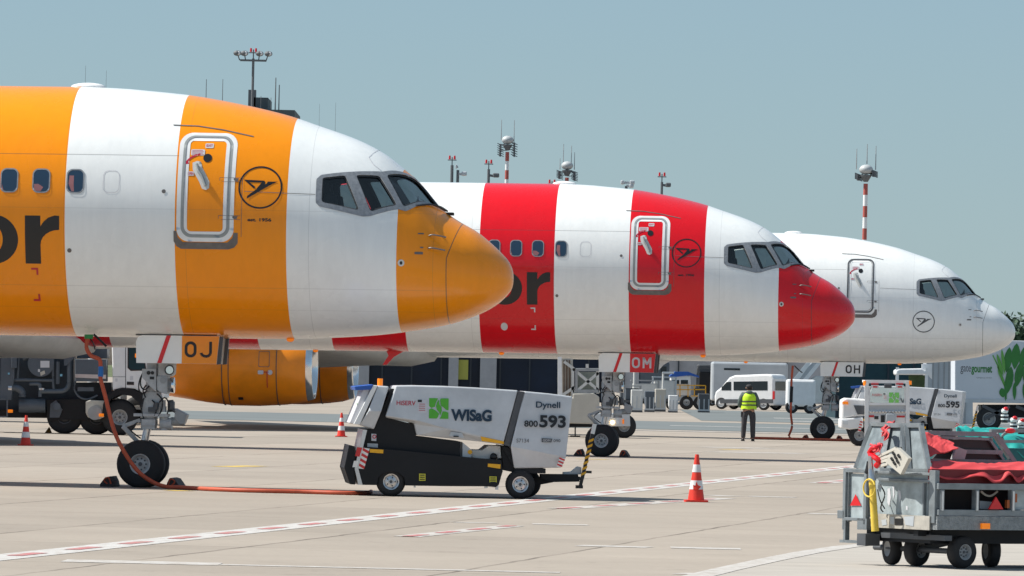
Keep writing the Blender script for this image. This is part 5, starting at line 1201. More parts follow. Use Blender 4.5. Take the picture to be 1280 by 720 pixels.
for x in (1081.5, 1137): MB().cyl(wq(x, 481, -.6), wq(x, 476, -.6), .06).build('beacon', M['amber'], wt)
MB().prism(wl([(1086, 505), (1132, 505), (1132, 512), (1086, 512)], -.58), -.58, -.4).build('grey_panel', M['silver'], wt)
gm = MB()
for k in range(12): gm.sph(wq(1088+k*4, 514.5, -.62), .045, (1, .6, 1.2), n=8)
gm.prism(wl([(1086, 512), (1132, 512), (1132, 518), (1086, 518)], -.58), -.58, -.4); gm.build('crumpled_foil', M['steel'], wt, smooth=True)
MB().prism(wl([(1086, 518), (1132, 518), (1132, 533), (1086, 533)], -.58), -.58, 1.2).build('rear_body', M['white'], wt, bevel=.02)
MB().prism(wl([(1086, 519), (1092.5, 519), (1092.5, 521.5), (1086, 521.5)], -.6), -.6, -.57).prism(wl([(1121, 519.5), (1131, 519.5), (1131, 521.8), (1121, 521.8)], -.6), -.6, -.57).build('tail_reflector', M['hatch_r'], wt)
MB().prism(wl([(1093, 520), (1098, 520), (1098, 524), (1093, 524)], -.6), -.6, -.57).prism(wl([(1101, 519), (1106, 519), (1106, 528), (1101, 528)], -.6), -.6, -.57).build('socket', M['black'], wt)
MB().prism(wl([(1108, 517), (1118, 517), (1120, 527), (1107, 527)], -.7), -.72, -.5).build('hitch', M['silver'], wt, bevel=.02)
MB().prism(wl([(1052.5, 500), (1058, 497.5), (1083, 499), (1083, 520), (1066, 521), (1052, 524)], -.5), -.5, 1.1).build('bonnet', M['white'], wt, bevel=.05)
MB().prism(wl([(1067, 506.5), (1081, 507), (1081, 518), (1072, 518)], -.52), -.53, -.49).build('foot_well', M['dgrey'], wt)
MB().prism(wl([(1051, 523.5), (1079, 521.5), (1079.5, 535), (1062, 537), (1051, 535)], -.55), -.55, 1.1).build('front_body', M['white'], wt, bevel=.04)
MB().prism(wl([(1053, 502), (1060, 502), (1060.5, 505.5), (1053, 505)], -.54), -.55, -.48).build('indicator', M['amber'], wt)
MB().prism(wl([(1053, 526), (1060, 526), (1060, 531), (1053, 530.5)], -.57), -.58, -.53).build('headlight', M['head'] if False else M['lamp'], wt)
chevron(WF, wl([(1075, 526), (1079, 525.5), (1076, 539), (1072, 540)], -.6), 4, M['hatch_w'], M['hatch_r'], 'warning_plate', wt, -.6)
for x, yl in ((1074, -.4), (1074, .9), (1122, -.4), (1122, .9)):
    p = wq(x, 545, yl); wheel(wt, (p[0], yl, .30), .30, .22, .15, mt=M['grey'], face=-1 if yl < 0 else 1)

# ------------------------------------------------------------------ catering truck, shed
CF = Fr(1235, 541, 0, D=270)
ct = thing('catering_truck', 'white catering box truck printed with large green leaves at the right edge', 'truck', fr=CF)
cl = lambda pts, y=-1.25: [CF.loc(x, z, y) for x, z in pts]
cp = lambda x, z, y=-1.25: (CF.loc(x, z, y)[0], y, CF.loc(x, z, y)[1])
bx_ = MB().prism(cl([(1193.5, 424), (1370, 428), (1370, 502), (1193.5, 500)]), -1.25, 1.25).build('box_body', M['caterwhite'], ct, bevel=.02)
MB().prism(cl([(1193, 498), (1370, 500), (1370, 505), (1193, 503)]), -1.27, -1.2).build('sill_rail', M['silver'], bx_)
fc = fy(-1.256); fc2 = fy(-1.262)
decal('company_lettering', text_at('gate', *[v for a in (CF.loc(1200.5, 467.5, -1.25), (CF.loc(1213.5, 467.5, -1.25)[0], CF.loc(1200.5, 456.5, -1.25)[1])) for v in a], .0), fc, M['dgrey'], bx_)
decal('company_lettering', text_at('gourmet', *[v for a in (CF.loc(1214, 468.5, -1.25), (CF.loc(1240, 468.5, -1.25)[0], CF.loc(1214, 456.5, -1.25)[1])) for v in a], .03), fc, M['leaf'], bx_)
decal('small_lettering', text_at('a gategroup member', *[v for a in (CF.loc(1220, 473.3, -1.25), (CF.loc(1240, 473.3, -1.25)[0], CF.loc(1220, 470.8, -1.25)[1])) for v in a], .0), fc, M['seal'], bx_)
def leafp(x0, y0, x1, y1, w):
    a, c = Vector((x0, y0)), Vector((x1, y1)); d = c-a; n = Vector((-d.y, d.x)).normalized()
    prof = [(0, 0), (.12, .55), (.3, .92), (.5, 1), (.7, .85), (.88, .45), (1, 0)]
    L_ = [a+d*u+n*w*v for u, v in prof] + [a+d*u-n*w*v for u, v in prof[::-1][1:-1]]
    return cl([tuple(p) for p in L_])
lv = [leafp(1262, 434, 1258, 466, 5), leafp(1271, 429, 1268, 462, 5.5), leafp(1283, 432, 1276, 460, 5), leafp(1264, 458, 1259, 492, 5), leafp(1277, 452, 1270, 484, 5), leafp(1252, 485, 1254, 497, 4), leafp(1257, 474, 1257, 502, 1.8), leafp(1287, 446, 1280, 478, 5), leafp(1283, 474, 1281, 500, 4), leafp(1268, 478, 1268, 500, 2.4), leafp(1293, 430, 1290, 470, 5), leafp(1300, 450, 1294, 490, 6)]
for k, q in enumerate(lv): decal('printed_leaf', [q], fy(-1.262-.003*k), M['leaf'], bx_)
lt = [leafp(1246, 442, 1254, 470, 2.2), leafp(1252, 436, 1256, 468, 2.0), leafp(1247, 462, 1256, 480, 1.6)]
decal('printed_stems', strip(cl([(1241, 444), (1250, 463), (1256, 480), (1258, 502)]), .05) + strip(cl([(1247, 458), (1252, 474), (1257, 486)]), .05), fy(-1.259), M['leaf2'], bx_)
for k, q in enumerate(lt): decal('printed_leaf', [q], fy(-1.30-.003*k), M['leaf2'], bx_)
MB().prism(cl([(1226, 506), (1370, 506), (1370, 522), (1228, 522)], -.9), -.9, .9).build('chassis_frame', M['chassis'], ct)
sc = MB()
for a, c in (((1228, 507), (1262, 524)), ((1262, 508), (1230, 524)), ((1270, 508), (1310, 524))): sc.bar(cp(*a, -1.1), cp(*c, -1.1), .12)
sc.build('scissor_lift', M['dgrey'], ct)
for x in (1236, 1330):
    for yl in (-1.0, 1.0): p = cp(x, 527, yl); wheel(ct, (p[0], yl, .48), .48, .3, .25, mt=M['grey'], face=-1 if yl < 0 else 1)
MB().prism(cl([(1372, 450), (1420, 455), (1432, 490), (1432, 525), (1372, 525)]), -1.2, 1.2).build('cab', M['white'], ct, bevel=.08)
SF = Fr(1165, 541, 0, D=300)
sh = thing('metal_shed', 'ribbed silver container behind the farthest nose, left of the catering truck', 'container', fr=SF)
sl = lambda pts, y=0: [SF.loc(x, z, y) for x, z in pts]
MB().prism(sl([(1158, 425), (1216, 426), (1216, 530), (1158, 530)]), 0, 2.4).build('wall', M['silver'], sh)
rb = MB()
for x in (1160, 1167, 1174, 1181, 1187, 1193, 1200, 1208): a = SF.loc(x, 430, -.03); rb.box((a[0], -.03, 1.9), (.06, .06, 3.6))
rb.build('ribs', M['grey'], sh)
cn = thing('canopy', 'pale flat canopy with a hanging flap between the glass pier and the ribbed container', 'canopy', fr=Fr(1140, 541, 0, D=285))
cF = Fr(1140, 541, 0, D=285); cl2 = lambda pts, y=0: [cF.loc(x, z, y) for x, z in pts]
MB().prism(cl2([(1120, 463), (1124, 461), (1152, 460.5), (1158, 464), (1158, 468.5), (1120, 468.5)]), 0, 2).build('roof', M['white'], cn, bevel=.05)
b = MB(); 
for x in (1121, 1157.5): a = cF.loc(x, 500, .1); b.box((a[0], .1, 1.2), (.12, .12, 2.4))
b.build('posts', M['white'], cn)
MB().prism(cl2([(1152, 455), (1165, 455), (1165, 474), (1161, 470), (1158, 464), (1152, 461)], .5), .5, .6).build('flap', M['white'], cn)
MB().prism(cl2([(1136, 469), (1157, 469), (1157, 485), (1136, 485)], .8), .8, .9).build('screen', mat('dark_green_panel', (.05, .09, .03), .6, var=.5, vs=1.5), cn)

# ------------------------------------------------------------------ terminal and pier
def building(name, lab, x0, x1, D, h, depth, gm, cols=(), lights=True, floors=(3.2,), mull=1.8):
    a = P(x0, 480, D); c = P(x1, 480, D); X0, X1 = a.x, c.x
    r = thing(name, lab, 'building', ((X0+X1)/2, D, 0)); hw = (X1-X0)/2
    wl_ = MB().b2(-hw, hw, 0, depth, 0, h).build('glass_wall', gm, r)
    m = MB(); k = -hw
    while k < hw: m.box((k, -.04, h/2), (.09, .1, h)); k += mull
    for z in floors: m.box((0, -.05, z), (hw*2, .12, .25))
    m.build('mullions', M['mullion'], wl_)
    MB().b2(-hw-.3, hw+.3, -.5, depth+.3, h, h+.5).build('roof_edge', M['roof'], r)
    for px, w in cols: X = P(px, 480, D).x - (X0+X1)/2; MB().box((X, -.35, h/2), (w, .4, h-.02)).build('column', M['concrete_w'], r)
    return r
tb = building('terminal_building', 'dark glass terminal front behind the power cart', 330, 765, 430, 7.6, 30, M['facade'], cols=((454, .7), (566.5, .6), (610, 1.0), (760, .8)), floors=(3.4, 6.4))
decal('yellow_sign', [[(-.45, -.6), (.45, -.6), (.45, .6), (-.45, .6)]], lambda x, z: Vector((x + P(576, 462, 430).x - tb.location.x, -.15, z + P(576, 462, 430).z)), mat('sign_yellow', (.35, .36, .06), .5), tb)
building('pier', 'teal glass pier between the OH nose gear and the ribbed container', 1046, 1160, 330, 5.0, 14, M['windowteal'], floors=(3.0,), mull=1.2)
# low grey hall and far buildings between them
hb_ = building('cargo_hall', 'pale grey hall behind the crowded vehicles in the middle distance', 780, 1046, 520, 6.0, 20, mat('hall_cladding', (.36, .37, .40), .6, var=.35, vs=.3), floors=(), mull=4)
# rooftop of the control building above the orange airliner, with aerials
KF = 560
a, c = P(306, 145, KF), P(368.5, 145, KF)
cbld = thing('control_building', 'dark rooftop showing above the crown of the orange striped airliner', 'building', ((a.x+c.x)/2, KF, 0))
hw = (c.x-a.x)/2; zt_ = P(350, 137.5, KF).z
MB().b2(-hw, hw, 0, 14, 0, zt_-1.2).build('wall', M['concrete_w'], cbld); MB().b2(-hw-.4, hw, -.5, 14, zt_-1.2, zt_).build('roof', M['roof'], cbld); MB().b2(-hw+.5, hw-2.2, 1, 10, zt_, zt_+1.0).build('plant_room', M['roof'], cbld); MB().b2(-hw+.2, -hw+.8, 1, 2, zt_, zt_+1.6).build('vent', M['mastgrey'], cbld)
a, c = P(200, 145, KF), P(288, 145, KF); cb2 = thing('office_building', 'low dark roofline just above the orange airliner left of the floodlight mast', 'building', ((a.x+c.x)/2, KF+5, 0)); hw = (c.x-a.x)/2; z2 = P(300, 121.5, KF).z
MB().b2(-hw, hw, 0, 12, 0, z2-3.0).build('wall', M['concrete_w'], cb2); MB().b2(-hw, hw-3, -.3, 12, z2-3.0, z2-2.6).build('roof', M['roof'], cb2)
MB().b2(hw-5.6, hw-1.6, 2, 6, z2-2.6, z2-1.9).build('roof_box', M['roof'], cb2)

# ------------------------------------------------------------------ masts and aerials on the skyline
def rod(px, y0, y1, D, lab, r=.05, m='mastgrey'):
    a = P(px, y0, D); b_ = P(px, y1, D); t = thing('aerial_mast', lab, 'aerial', (b_.x, D, 0), 0, 'thin aerials on the skyline')
    MB().cyl((0, 0, 0), (0, 0, a.z*.62), r*1.5, n=8).build('lower_tube', M[m], t)
    MB().cyl((0, 0, a.z*.62), (0, 0, a.z), r, r*.4, n=8).build('upper_rod', M[m], t)
rod(257.5, 99, 122, 620, 'thin aerial above the orange band over the forward door, leftmost of the roof aerials', .07)
rod(278, 99, 125, 620, 'thin aerial between the leftmost roof aerial and the floodlight mast', .06)
rod(344, 97, 135, 560, 'tallest thin aerial on the dark rooftop right of the floodlight mast', .09)
rod(348.5, 106, 136, 560, 'shorter aerial standing right of the tallest one on the dark rooftop', .09)
rod(326, 120, 132, 560, 'short stub aerial at the left end of the dark rooftop', .05)
rod(338.5, 122, 134, 560, 'short stub aerial in the middle of the dark rooftop', .05)
rod(106.5, 82, 108, 760, 'faint thin aerial left of the crown aerial fairing of the orange airliner', .035)
rod(132.5, 88, 109, 760, 'faint thin aerial right of the crown aerial fairing of the orange airliner', .035)
rod(399, 130, 152, 760, 'faint thin aerial above the white band, left of the pair over the cockpit', .025)
rod(419, 128, 160, 760, 'faint thin aerial above the cockpit roof of the orange airliner', .03)
def red_lights(c, par, s=1.0):
    for k in (-1, 1): MB().cyl((c[0]+k*.28*s, c[1], c[2]), (c[0]+k*.28*s, c[1], c[2]+.42*s), .13*s, .10*s, n=10).build('obstruction_light', M['reflr'], par)
def flood(px, y0, D, lab, spread=None, arm=None, lights=True, base=None, thick=.08):
    """floodlight pole: y0 = px of its top"""
    T = P(px, y0, D); t = thing('light_mast', lab, 'light mast', (T.x, D, 0), 0, 'floodlight masts'); h = T.z
    MB().cyl((0, 0, 0), (0, 0, h-.3), thick*1.5, thick, n=10).build('pole', M['mastgrey'], t, smooth=40)
    s = D/F
    if spread:
        w = spread*s; MB().box((0, 0, h-.42), (w*.80, .2, .12)).build('crossbar', M['mastgrey'], t)
        for k in (-.98, -.55, .38, .92):
            o = MB().sph((k*w/2, -.1, h), .19, (1.35, 1, .9), n=10).bar((k*w/2*.85, 0, h-.42), (k*w/2, -.1, h), .05).build('floodlight', M['mastgrey'], t, smooth=40)
            MB().sph((k*w/2 + .08, -.22, h), .12, (1, .4, 1), n=10).build('lens', M['lamp'], o, smooth=True)
    if arm:
        for (dx, dy, L_) in arm:
            z = h - dy*s; MB().bar((0, 0, z), (dx*s*.5, 0, z-.05), .16).box((dx*s*.72, -.05, z), (abs(dx)*s*.62, .5, .3), bev=.08).build('floodlight', M['silver'] if L_ else M['mastgrey'], t)
    if lights:
        b = MB(); b.bar((0, 0, h-.4), (0, 0, h+.25), .07); b.bar((-.3, 0, h+.05), (.3, 0, h+.05), .06); b.build('lamp_bracket', M['mastgrey'], t)
        red_lights((0, 0, h+.1), t, 0.55 if spread else .6)
    return t
flood(316.8, 67, 430, 'tall floodlight mast with a wide row of lamps above the orange airliner', spread=41)
flood(565.2, 201, 480, 'light mast with red lamps, left one of the close pair over the white band', thick=.11)
flood(572.5, 207, 480, 'light mast with a single pale arm, right one of the close pair', arm=((11, 10, 1), (-3, 1, 1)), lights=False, thick=.10)
flood(611, 206, 480, 'light mast with one arm above the red band left of the tallest radio mast', arm=((13, 13, 0),), thick=.10)
flood(690, 231, 480, 'tiny pair of red obstruction lights peeping over the middle airliner', thick=.08)
flood(783, 227, 480, 'short light mast with white lamps on both sides over the middle airliner', arm=((-7, 1, 1), (10, 1, 1), (9, 5, 1)), lights=False, thick=.10)
flood(827.5, 222, 480, 'light mast with one arm above the forward door of the red striped airliner', arm=((11, 9, 0),), thick=.09)
def radio(px, y0, D, lab, w, rods, arrays, bands, y1):
    T = P(px, y0, D); s = D/F; t = thing('radio_mast', lab, 'radio mast', (T.x, D, 0), 0, 'red and white radio masts'); h = T.z
    z = h - .8; k = 0; zz = []
    n = bands; step = (y1-y0)*s/n
    while z > 0:
        z0 = max(0, z-step); MB().cyl((0, 0, z0), (0, 0, z), 0.13, .125, n=12).build('mast_section', M['mastred'] if k % 2 == 0 else M['white'], t, smooth=40); z = z0; k += 1
        if k > 12: MB().cyl((0, 0, 0), (0, 0, z), .22, n=12).build('mast_section', M['white'], t, smooth=40); break
    MB().sph((0, 0, h), .40, (1, 1, .72), n=16).build('radome', M['dome'], t, smooth=True)
    MB().lathe([(-.6, .12), (-.3, .30), (-.2, .33)], (0, 0, h-.1), 'z', n=16).build('collar', M['mastgrey'], t)
    for dx, ya, yb in rods: MB().cyl((dx*s, 0, h-(ya-y0)*s), (dx*s, 0, h-(yb-y0)*s), .035, .02, n=6).build('whip_aerial', M['grey'], t)
    for dx, ya, yb in arrays:
        b = MB(); z0, z1 = h-(ya-y0)*s, h-(yb-y0)*s; x0 = dx*s; b.bar((0, 0, z0+.1), (x0, 0, z0-.1), .05); b.bar((0, 0, (z0+z1)/2), (x0, 0, (z0+z1)/2), .05); b.cyl((x0, 0, z0), (x0*1.04, 0, z1), .06, n=8)
        q = 6
        for i in range(q):
            zq = z0+(z1-z0)*(i+.5)/q; b.bar((x0-.22, 0, zq+.1), (x0+.22, 0, zq-.06), .05); b.bar((x0-.1, -.25, zq), (x0+.1, .25, zq), .05)
        b.build('dipole_array', M['mastgrey'], t)
    return t
radio(634.5, 175, 470, 'tallest red and white radio mast with a white dome over the red band', 1, ((-8, 175, 150), (8, 180, 150)), ((-8.5, 180, 196), (8.5, 178, 196)), 5, 232)
radio(709, 207, 470, 'red and white radio mast with drooping arrays over the middle airliner', 1, ((-5, 210, 180), (5, 210, 182), (9, 212, 190), (-9, 212, 198)), ((-9, 214, 224), (9.5, 214, 226)), 2, 232)
radio(1082.5, 212, 400, 'red and white radio mast with white dome above the farthest airliner', 1, ((-12, 212, 186), (1, 205, 180), (12, 212, 182)), ((10, 213, 221), (-9, 218, 226)), 6, 296)

# ------------------------------------------------------------------ crowded vehicles in the middle distance
VF = Fr(967, 512, R(24), D=385)
van = thing('minibus', 'white minibus with dark side windows seen behind the worker', 'van', fr=VF)
vl = lambda pts, y=0: [VF.loc(x, z, y) for x, z in pts]
sidep = vl([(967, 507), (967.5, 474), (965, 468.5), (958, 467.5), (918, 469), (911, 472), (901, 484), (894, 489.5), (892.5, 496), (893, 507)])
vb = MB().prism(sidep, 0, 1.95).build('body', M['white'], van, bevel=.10)
decal('side_window', [vl([(917, 477), (959.5, 476.5), (959.5, 488), (917, 488)], -.0)], fy(-.01), M['glass'], vb); decal('door_window', [vl([(902, 484), (908.5, 477.5), (914, 477.2), (914, 488), (902, 488)])], fy(-.01), M['glass'], vb)
X0_ = 0.012
e0, e1 = VF.endf(968.5, 488, 0), VF.endf(984, 477, 0)
MB().quad((X0_, .2, e0[1]), (X0_, 1.75, e0[1]), (X0_, 1.75, e1[1]), (X0_, .2, e1[1])).build('rear_window', M['glass'], vb)
MB().b2(-.06, .03, -.02, .10, VF.loc(965, 499)[1], VF.loc(965, 489)[1]).build('tail_lamp', M['reflr'], vb)
MB().b2(-.06, .03, 1.86, 1.97, VF.loc(965, 499)[1], VF.loc(965, 489)[1]).build('tail_lamp', M['reflr'], vb)
MB().prism(vl([(900, 499), (966, 499), (966, 504), (900, 504)], -.02), -.03, .02).build('side_skirt', M['dgrey'], vb)
for x in (902, 955):
    for yl in (.08, 1.87): p = VF.loc(x, 505, yl); wheel(van, (p[0] if yl < 1 else VF.loc(x, 505, .08)[0], yl, .33), .33, .2, .2, mt=M['grey'], face=-1 if yl < 1 else 1)
v2 = Fr(884, 514, R(0), D=375)
lo = thing('belt_loader', 'white loader cab with a blue canopy and yellow railings in the crowded background', 'loader', fr=v2)
ll = lambda pts, y=0: [v2.loc(x, z, y) for x, z in pts]
MB().prism(ll([(838, 472), (842, 469.5), (863, 469), (864, 494), (838, 494)]), 0, 1.6).build('cab', M['white'], lo, bevel=.06)
decal('cab_window', [ll([(840.5, 475), (849, 475), (849, 480), (840.5, 480)]), ll([(851, 475), (860, 475), (860, 480), (851, 480)])], fy(-.01), M['glass'], lo)
MB().prism(ll([(837, 470), (844, 464.5), (860, 464.5), (874, 470), (874, 472), (862, 469), (838, 472)], -.1), -.1, 1.8).build('canopy', M['canopyblue'], lo)
rl_ = MB()
for a, c in (((839, 481), (882, 482)), ((839, 487), (882, 487)), ((850, 481), (850, 496)), ((860, 481), (860, 496)), ((882, 482), (882, 495)), ((864, 495), (882, 495)), ((868, 482), (868, 495))):
    p, q_ = v2.loc(*a, -.15), v2.loc(*c, -.15); rl_.bar((p[0], -.15, p[1]), (q_[0], -.15, q_[1]), .05)
rl_.build('railings', M['yellow'], lo)
MB().prism(ll([(838, 494), (884, 494), (884, 501), (838, 502)]), 0, 1.6).build('chassis_frame', M['silver'], lo)
MB().prism(ll([(868, 485), (882, 485), (882, 494), (868, 494)]), .1, 1.4).build('engine_box', M['dgrey'], lo)
for x in (858, 875): p = v2.loc(x, 508, .1); wheel(lo, (p[0], .1, .38), .38, .25, .18, mt=M['grey'])
# baggage trailers, tugs, crates
def bag_trailer(px, base, D, lab, w, h, m1, m2, t=0):
    f = Fr(px, base, t, D=D); r = thing('baggage_trailer', lab, 'baggage trailer', fr=f, group='baggage trailers in the middle distance')
    MB().b2(-w/2, w/2, 0, 1.4, .42, .55).build('deck', M['dgrey'], r)
    b = MB()
    for x in (-w/2+.04, w/2-.04):
        for y in (.04, 1.36): b.box((x, y, .55+h/2), (.07, .07, h))
    b.box((0, .7, .55+h), (w, 1.42, .06)); b.build('frame', m1, r)
    MB().b2(-w/2+.1, w/2-.1, .1, 1.3, .55, .5+h*.9, bev=.05).build('cover', m2, r)
    for x in (-w/2+.3, w/2-.3):
        for y in (.08, 1.32): wheel(r, (x, y, .22), .22, .14, .1, mt=M['grey'], face=-1 if y < 1 else 1)
bag_trailer(830, 512, 372, 'light grey covered baggage trailer next to the blue canopied loader', 1.3, 1.15, M['silver'], M['offwhite'])
bag_trailer(806, 512, 368, 'grey baggage trailer with a white cover right of the OM nose gear', 1.5, .95, M['grey'], M['offwhite'])
bag_trailer(790, 513, 350, 'low slate trailer just right of the beige service truck', .9, .7, M['grey'], M['truckgrey2'])
bag_trailer(884, 505, 420, 'dark covered trailer between the blue canopied loader and the minibus', 1.2, 1.7, M['dgrey'], M['chassis'])
f = Fr(815, 512, 0, D=390); cv_ = thing('conveyor', 'pale sloping conveyor leaning among the grey trailers', 'conveyor', fr=f)
MB().prism([f.loc(*p, 0) for p in ((798, 492), (815, 478), (818, 481), (801, 496))], 0, .8).build('belt', M['offwhite'], cv_); b = MB()
for x in (802, 814): p = f.loc(x, 490, .4); b.box((p[0], .4, .55), (.08, .5, 1.1))
b.build('stand', M['brown'], cv_)
def box_vehicle(name, lab, cat, px0, py0, px1, py1, D, m, depth=2.0, win=None):
    f = Fr((px0+px1)/2, py1, 0, D=D); r = thing(name, lab, cat, fr=f); a, c = f.loc(px0, py0, 0), f.loc(px1, py1, 0); z0 = .35
    MB().b2(a[0], c[0], 0, depth, z0, a[1], bev=.12).build('body', m, r)
    if win:
        for q in win: u, v = f.loc(q[0], q[1], 0), f.loc(q[2], q[3], 0); MB().b2(u[0], v[0], -.02, .05, v[1], u[1]).build('window', M['glass'], r)
    for x in (a[0]+(c[0]-a[0])*.18, a[0]+(c[0]-a[0])*.82): wheel(r, (x, .12, .33), .33, .22, .17, mt=M['grey'])
    MB().b2(a[0]+.05, c[0]-.05, .15, depth-.1, .2, z0).build('underbody', M['chassis'], r)
box_vehicle('shuttle_bus', 'long white bus mostly hidden behind the minibus', 'bus', 890, 452, 984, 508, 410, M['silver'], 2.5, win=((905, 460, 925, 463),))
box_vehicle('tanker', 'small white tanker with rounded body right of the minibus', 'tanker', 984, 474, 1019, 510, 360, M['white'], 1.8)
box_vehicle('cargo_truck', 'slate grey truck top showing right of the OM gear door', 'truck', 800, 452, 836, 505, 430, M['truckgrey2'], 2.4, win=((826, 458, 833, 466),))
box_vehicle('dark_truck', 'dark truck behind the blue canopied loader', 'truck', 872, 455, 893, 505, 440, M['dgrey'], 2.4)
def crate(lab, px0, py0, px1, py1, D, m):
    f = Fr((px0+px1)/2, py1, 0, D=D); a, c = f.loc(px0, py0, 0), f.loc(px1, py1, 0); r = thing('freight_container', lab, 'container', fr=f, group='freight containers in the middle distance'); h = a[1]; w = c[0]-a[0]
    b = MB().prism([(-w/2, h*.4), (-w*.32, .12), (w/2, .12), (w/2, h), (-w/2, h)], 0, 1.4).build('shell', m, r, bevel=.03)
    e = MB()
    for x in (-w/2+.05, 0, w/2-.05): e.box((x, -.015, h*.42), (.05, .03, h*.6))
    e.box((0, -.016, h*.13), (w, .032, .08)).build('edge_frame', M['silver'], r); MB().b2(-w/2, w/2, 0, 1.4, 0, .1).build('skid', M['dgrey'], r)
crate('white freight container right beside the OM nose gear, below its door', 789, 487, 803, 509, 340, M['offwhite'])
crate('slate blue freight container second right of the OM nose gear', 806, 489, 818, 510, 345, M['truckgrey2'])
crate('pale freight container with beige shell before the covered grey trailer', 819, 486, 832, 508, 350, M['beige'])
crate('small white freight container under the yellow railings of the loader', 836, 494, 847, 511, 345, M['white'])
crate('dark freight container just left of the minibus bonnet', 873, 492, 887, 510, 350, M['dgrey'])
def pole_lamp(px, y0, D, lab):
    T = P(px, y0, D); t = thing('lamp_post', lab, 'lamp post', (T.x, D, 0)); MB().cyl((0, 0, 0), (0, 0, T.z), .07, .05, n=8).build('pole', M['offwhite'], t); MB().box((.25, 0, T.z), (.6, .2, .1), bev=.02).build('lamp_head', M['silver'], t)
pole_lamp(793, 462, 360, 'thin white lamp post right beside the OM gear door'); pole_lamp(829, 466, 360, 'thin white lamp post left of the blue canopy')
# passenger stairs
f = Fr(1005, 512, 0, D=372); st = thing('passenger_stairs', 'white mobile passenger stairs rising left of the OH nose gear door', 'stairs', fr=f)
for yl in (0, 1.3):
    b = MB(); b.prism([f.loc(*p, yl) for p in ((988, 478), (1012, 448), (1018, 448), (994, 481))], yl, yl+.08); b.prism([f.loc(*p, yl) for p in ((999, 480), (1024, 450), (1028, 452), (1003, 483))], yl, yl+.08); b.build('side_panel', M['white'], st)
MB().prism([f.loc(*p, .1) for p in ((990, 482), (1016, 452), (1025, 452), (1001, 482))], .1, 1.3).build('flight', M['silver'], st)
MB().prism([f.loc(*p, 0) for p in ((1000, 483), (1020, 470), (1028, 470), (1028, 505), (1000, 505))], .1, 1.3).build('base', M['offwhite'], st, bevel=.05)
# small blue car beneath the orange engine
f = Fr(246, 503, 0, D=395); car = thing('parked_car', 'low blue car glimpsed beneath the orange engine of the farthest airliner', 'car', fr=f)
MB().prism([f.loc(*p, 0) for p in ((200, 503), (200, 493), (214, 486), (238, 486), (250, 492), (266, 494.5), (270, 503))], 0, 1.6).build('body', mat('car_blue', (.06, .14, .25), .25, coat=.5), car, bevel=.08)
MB().prism([f.loc(*p, -.01) for p in ((217, 492), (222, 487.5), (237, 487.5), (245, 492))], -.01, 0).build('window', M['glass'], car)
for x in (212, 258): p = f.loc(x, 503, .1); wheel(car, (p[0], .1, .3), .3, .2, .18, mt=M['grey'])

# ------------------------------------------------------------------ trees at the right
def tree(px, base_D, h, w, seed, m, lab, cone_=False):
    rnd_ = random.Random(seed); X = P(px, 460, base_D).x; t = thing('tree', lab, 'tree', (X, base_D, 0), 0, 'trees beyond the airport')
    tr_ = MB(); tr_.tube([(0, 0, 0), (.1, 0, h*.35), (-.05, .1, h*.7)], lambda u: .28*(1-u*.7), n=7)
    for k in range(5):
        a = rnd_.uniform(0, 6.28); z = h*rnd_.uniform(.3, .6); tr_.tube([(0, 0, z), (math.cos(a)*w*.2, math.sin(a)*w*.2, z+h*.12), (math.cos(a)*w*.35, math.sin(a)*w*.35, z+h*.18)], .08, n=5)
    tr_.build('trunk', M['bark'], t, smooth=True)
    me = bpy.data.meshes.new('crown'); V = []; F_ = []
    clumps = [(rnd_.uniform(-.36, .36)*w*(1 if not cone_ else 1-zc), rnd_.uniform(-.36, .36)*w, (.22+.68*zc)*h, (.12+.12*rnd_.random())*w*(1 if not cone_ else 1.1-zc*.8)) for zc in [rnd_.random() for _ in range(26)]]
    for cx, cy, cz, r in clumps:
        for _ in range(70):
            d = Vector((rnd_.gauss(0, 1), rnd_.gauss(0, 1), rnd_.gauss(0, 1))).normalized()*r*rnd_.uniform(.55, 1.1); c = Vector((cx, cy, cz))+d
            u = Vector((rnd_.gauss(0, 1), rnd_.gauss(0, 1), rnd_.gauss(0, 1))).normalized(); v = u.cross(Vector((rnd_.gauss(0, 1), rnd_.gauss(0, 1), rnd_.gauss(0, 1)))).normalized(); s = rnd_.uniform(.16, .34)
            n = len(V); V += [c+u*s, c+v*s*.6, c-u*s, c-v*s*.6]; F_.append((n, n+1, n+2, n+3))
    me.from_pydata([tuple(v) for v in V], [], F_); me.materials.append(m); o = bpy.data.objects.new('crown', me); COL.objects.link(o); o.parent = t
lfd = mat('dark_foliage', (.035, .075, .04), .7, var=.35, vs=.6); lfl = mat('light_foliage', (.10, .17, .035), .7, var=.3, vs=.6)
for i, (px, D, h, w, m, l) in enumerate(((1252, 640, 7.0, 6, lfd, 'dark tree at the left end of the row behind the farthest nose'), (1266, 640, 8.2, 6, lfd, 'dark tree second from the left in the row behind the farthest nose'), (1279, 645, 9.0, 7, lfd, 'tallest dark tree cut by the right edge of the picture'),
        (1300, 640, 8.5, 7, lfd, 'dark tree just past the right edge'), (1325, 650, 9.0, 8, lfd, 'dark tree farther past the right edge'), (1268, 600, 6.2, 5.0, lfl, 'light green tree in front of the dark row'), (1277, 585, 4.4, 5, lfl, 'low light green bush beside the catering truck roof'), (1294, 600, 5.5, 6, lfl, 'light green tree past the right edge'))):
    tree(px, D, h-1.0, w, 40+i, m, l)

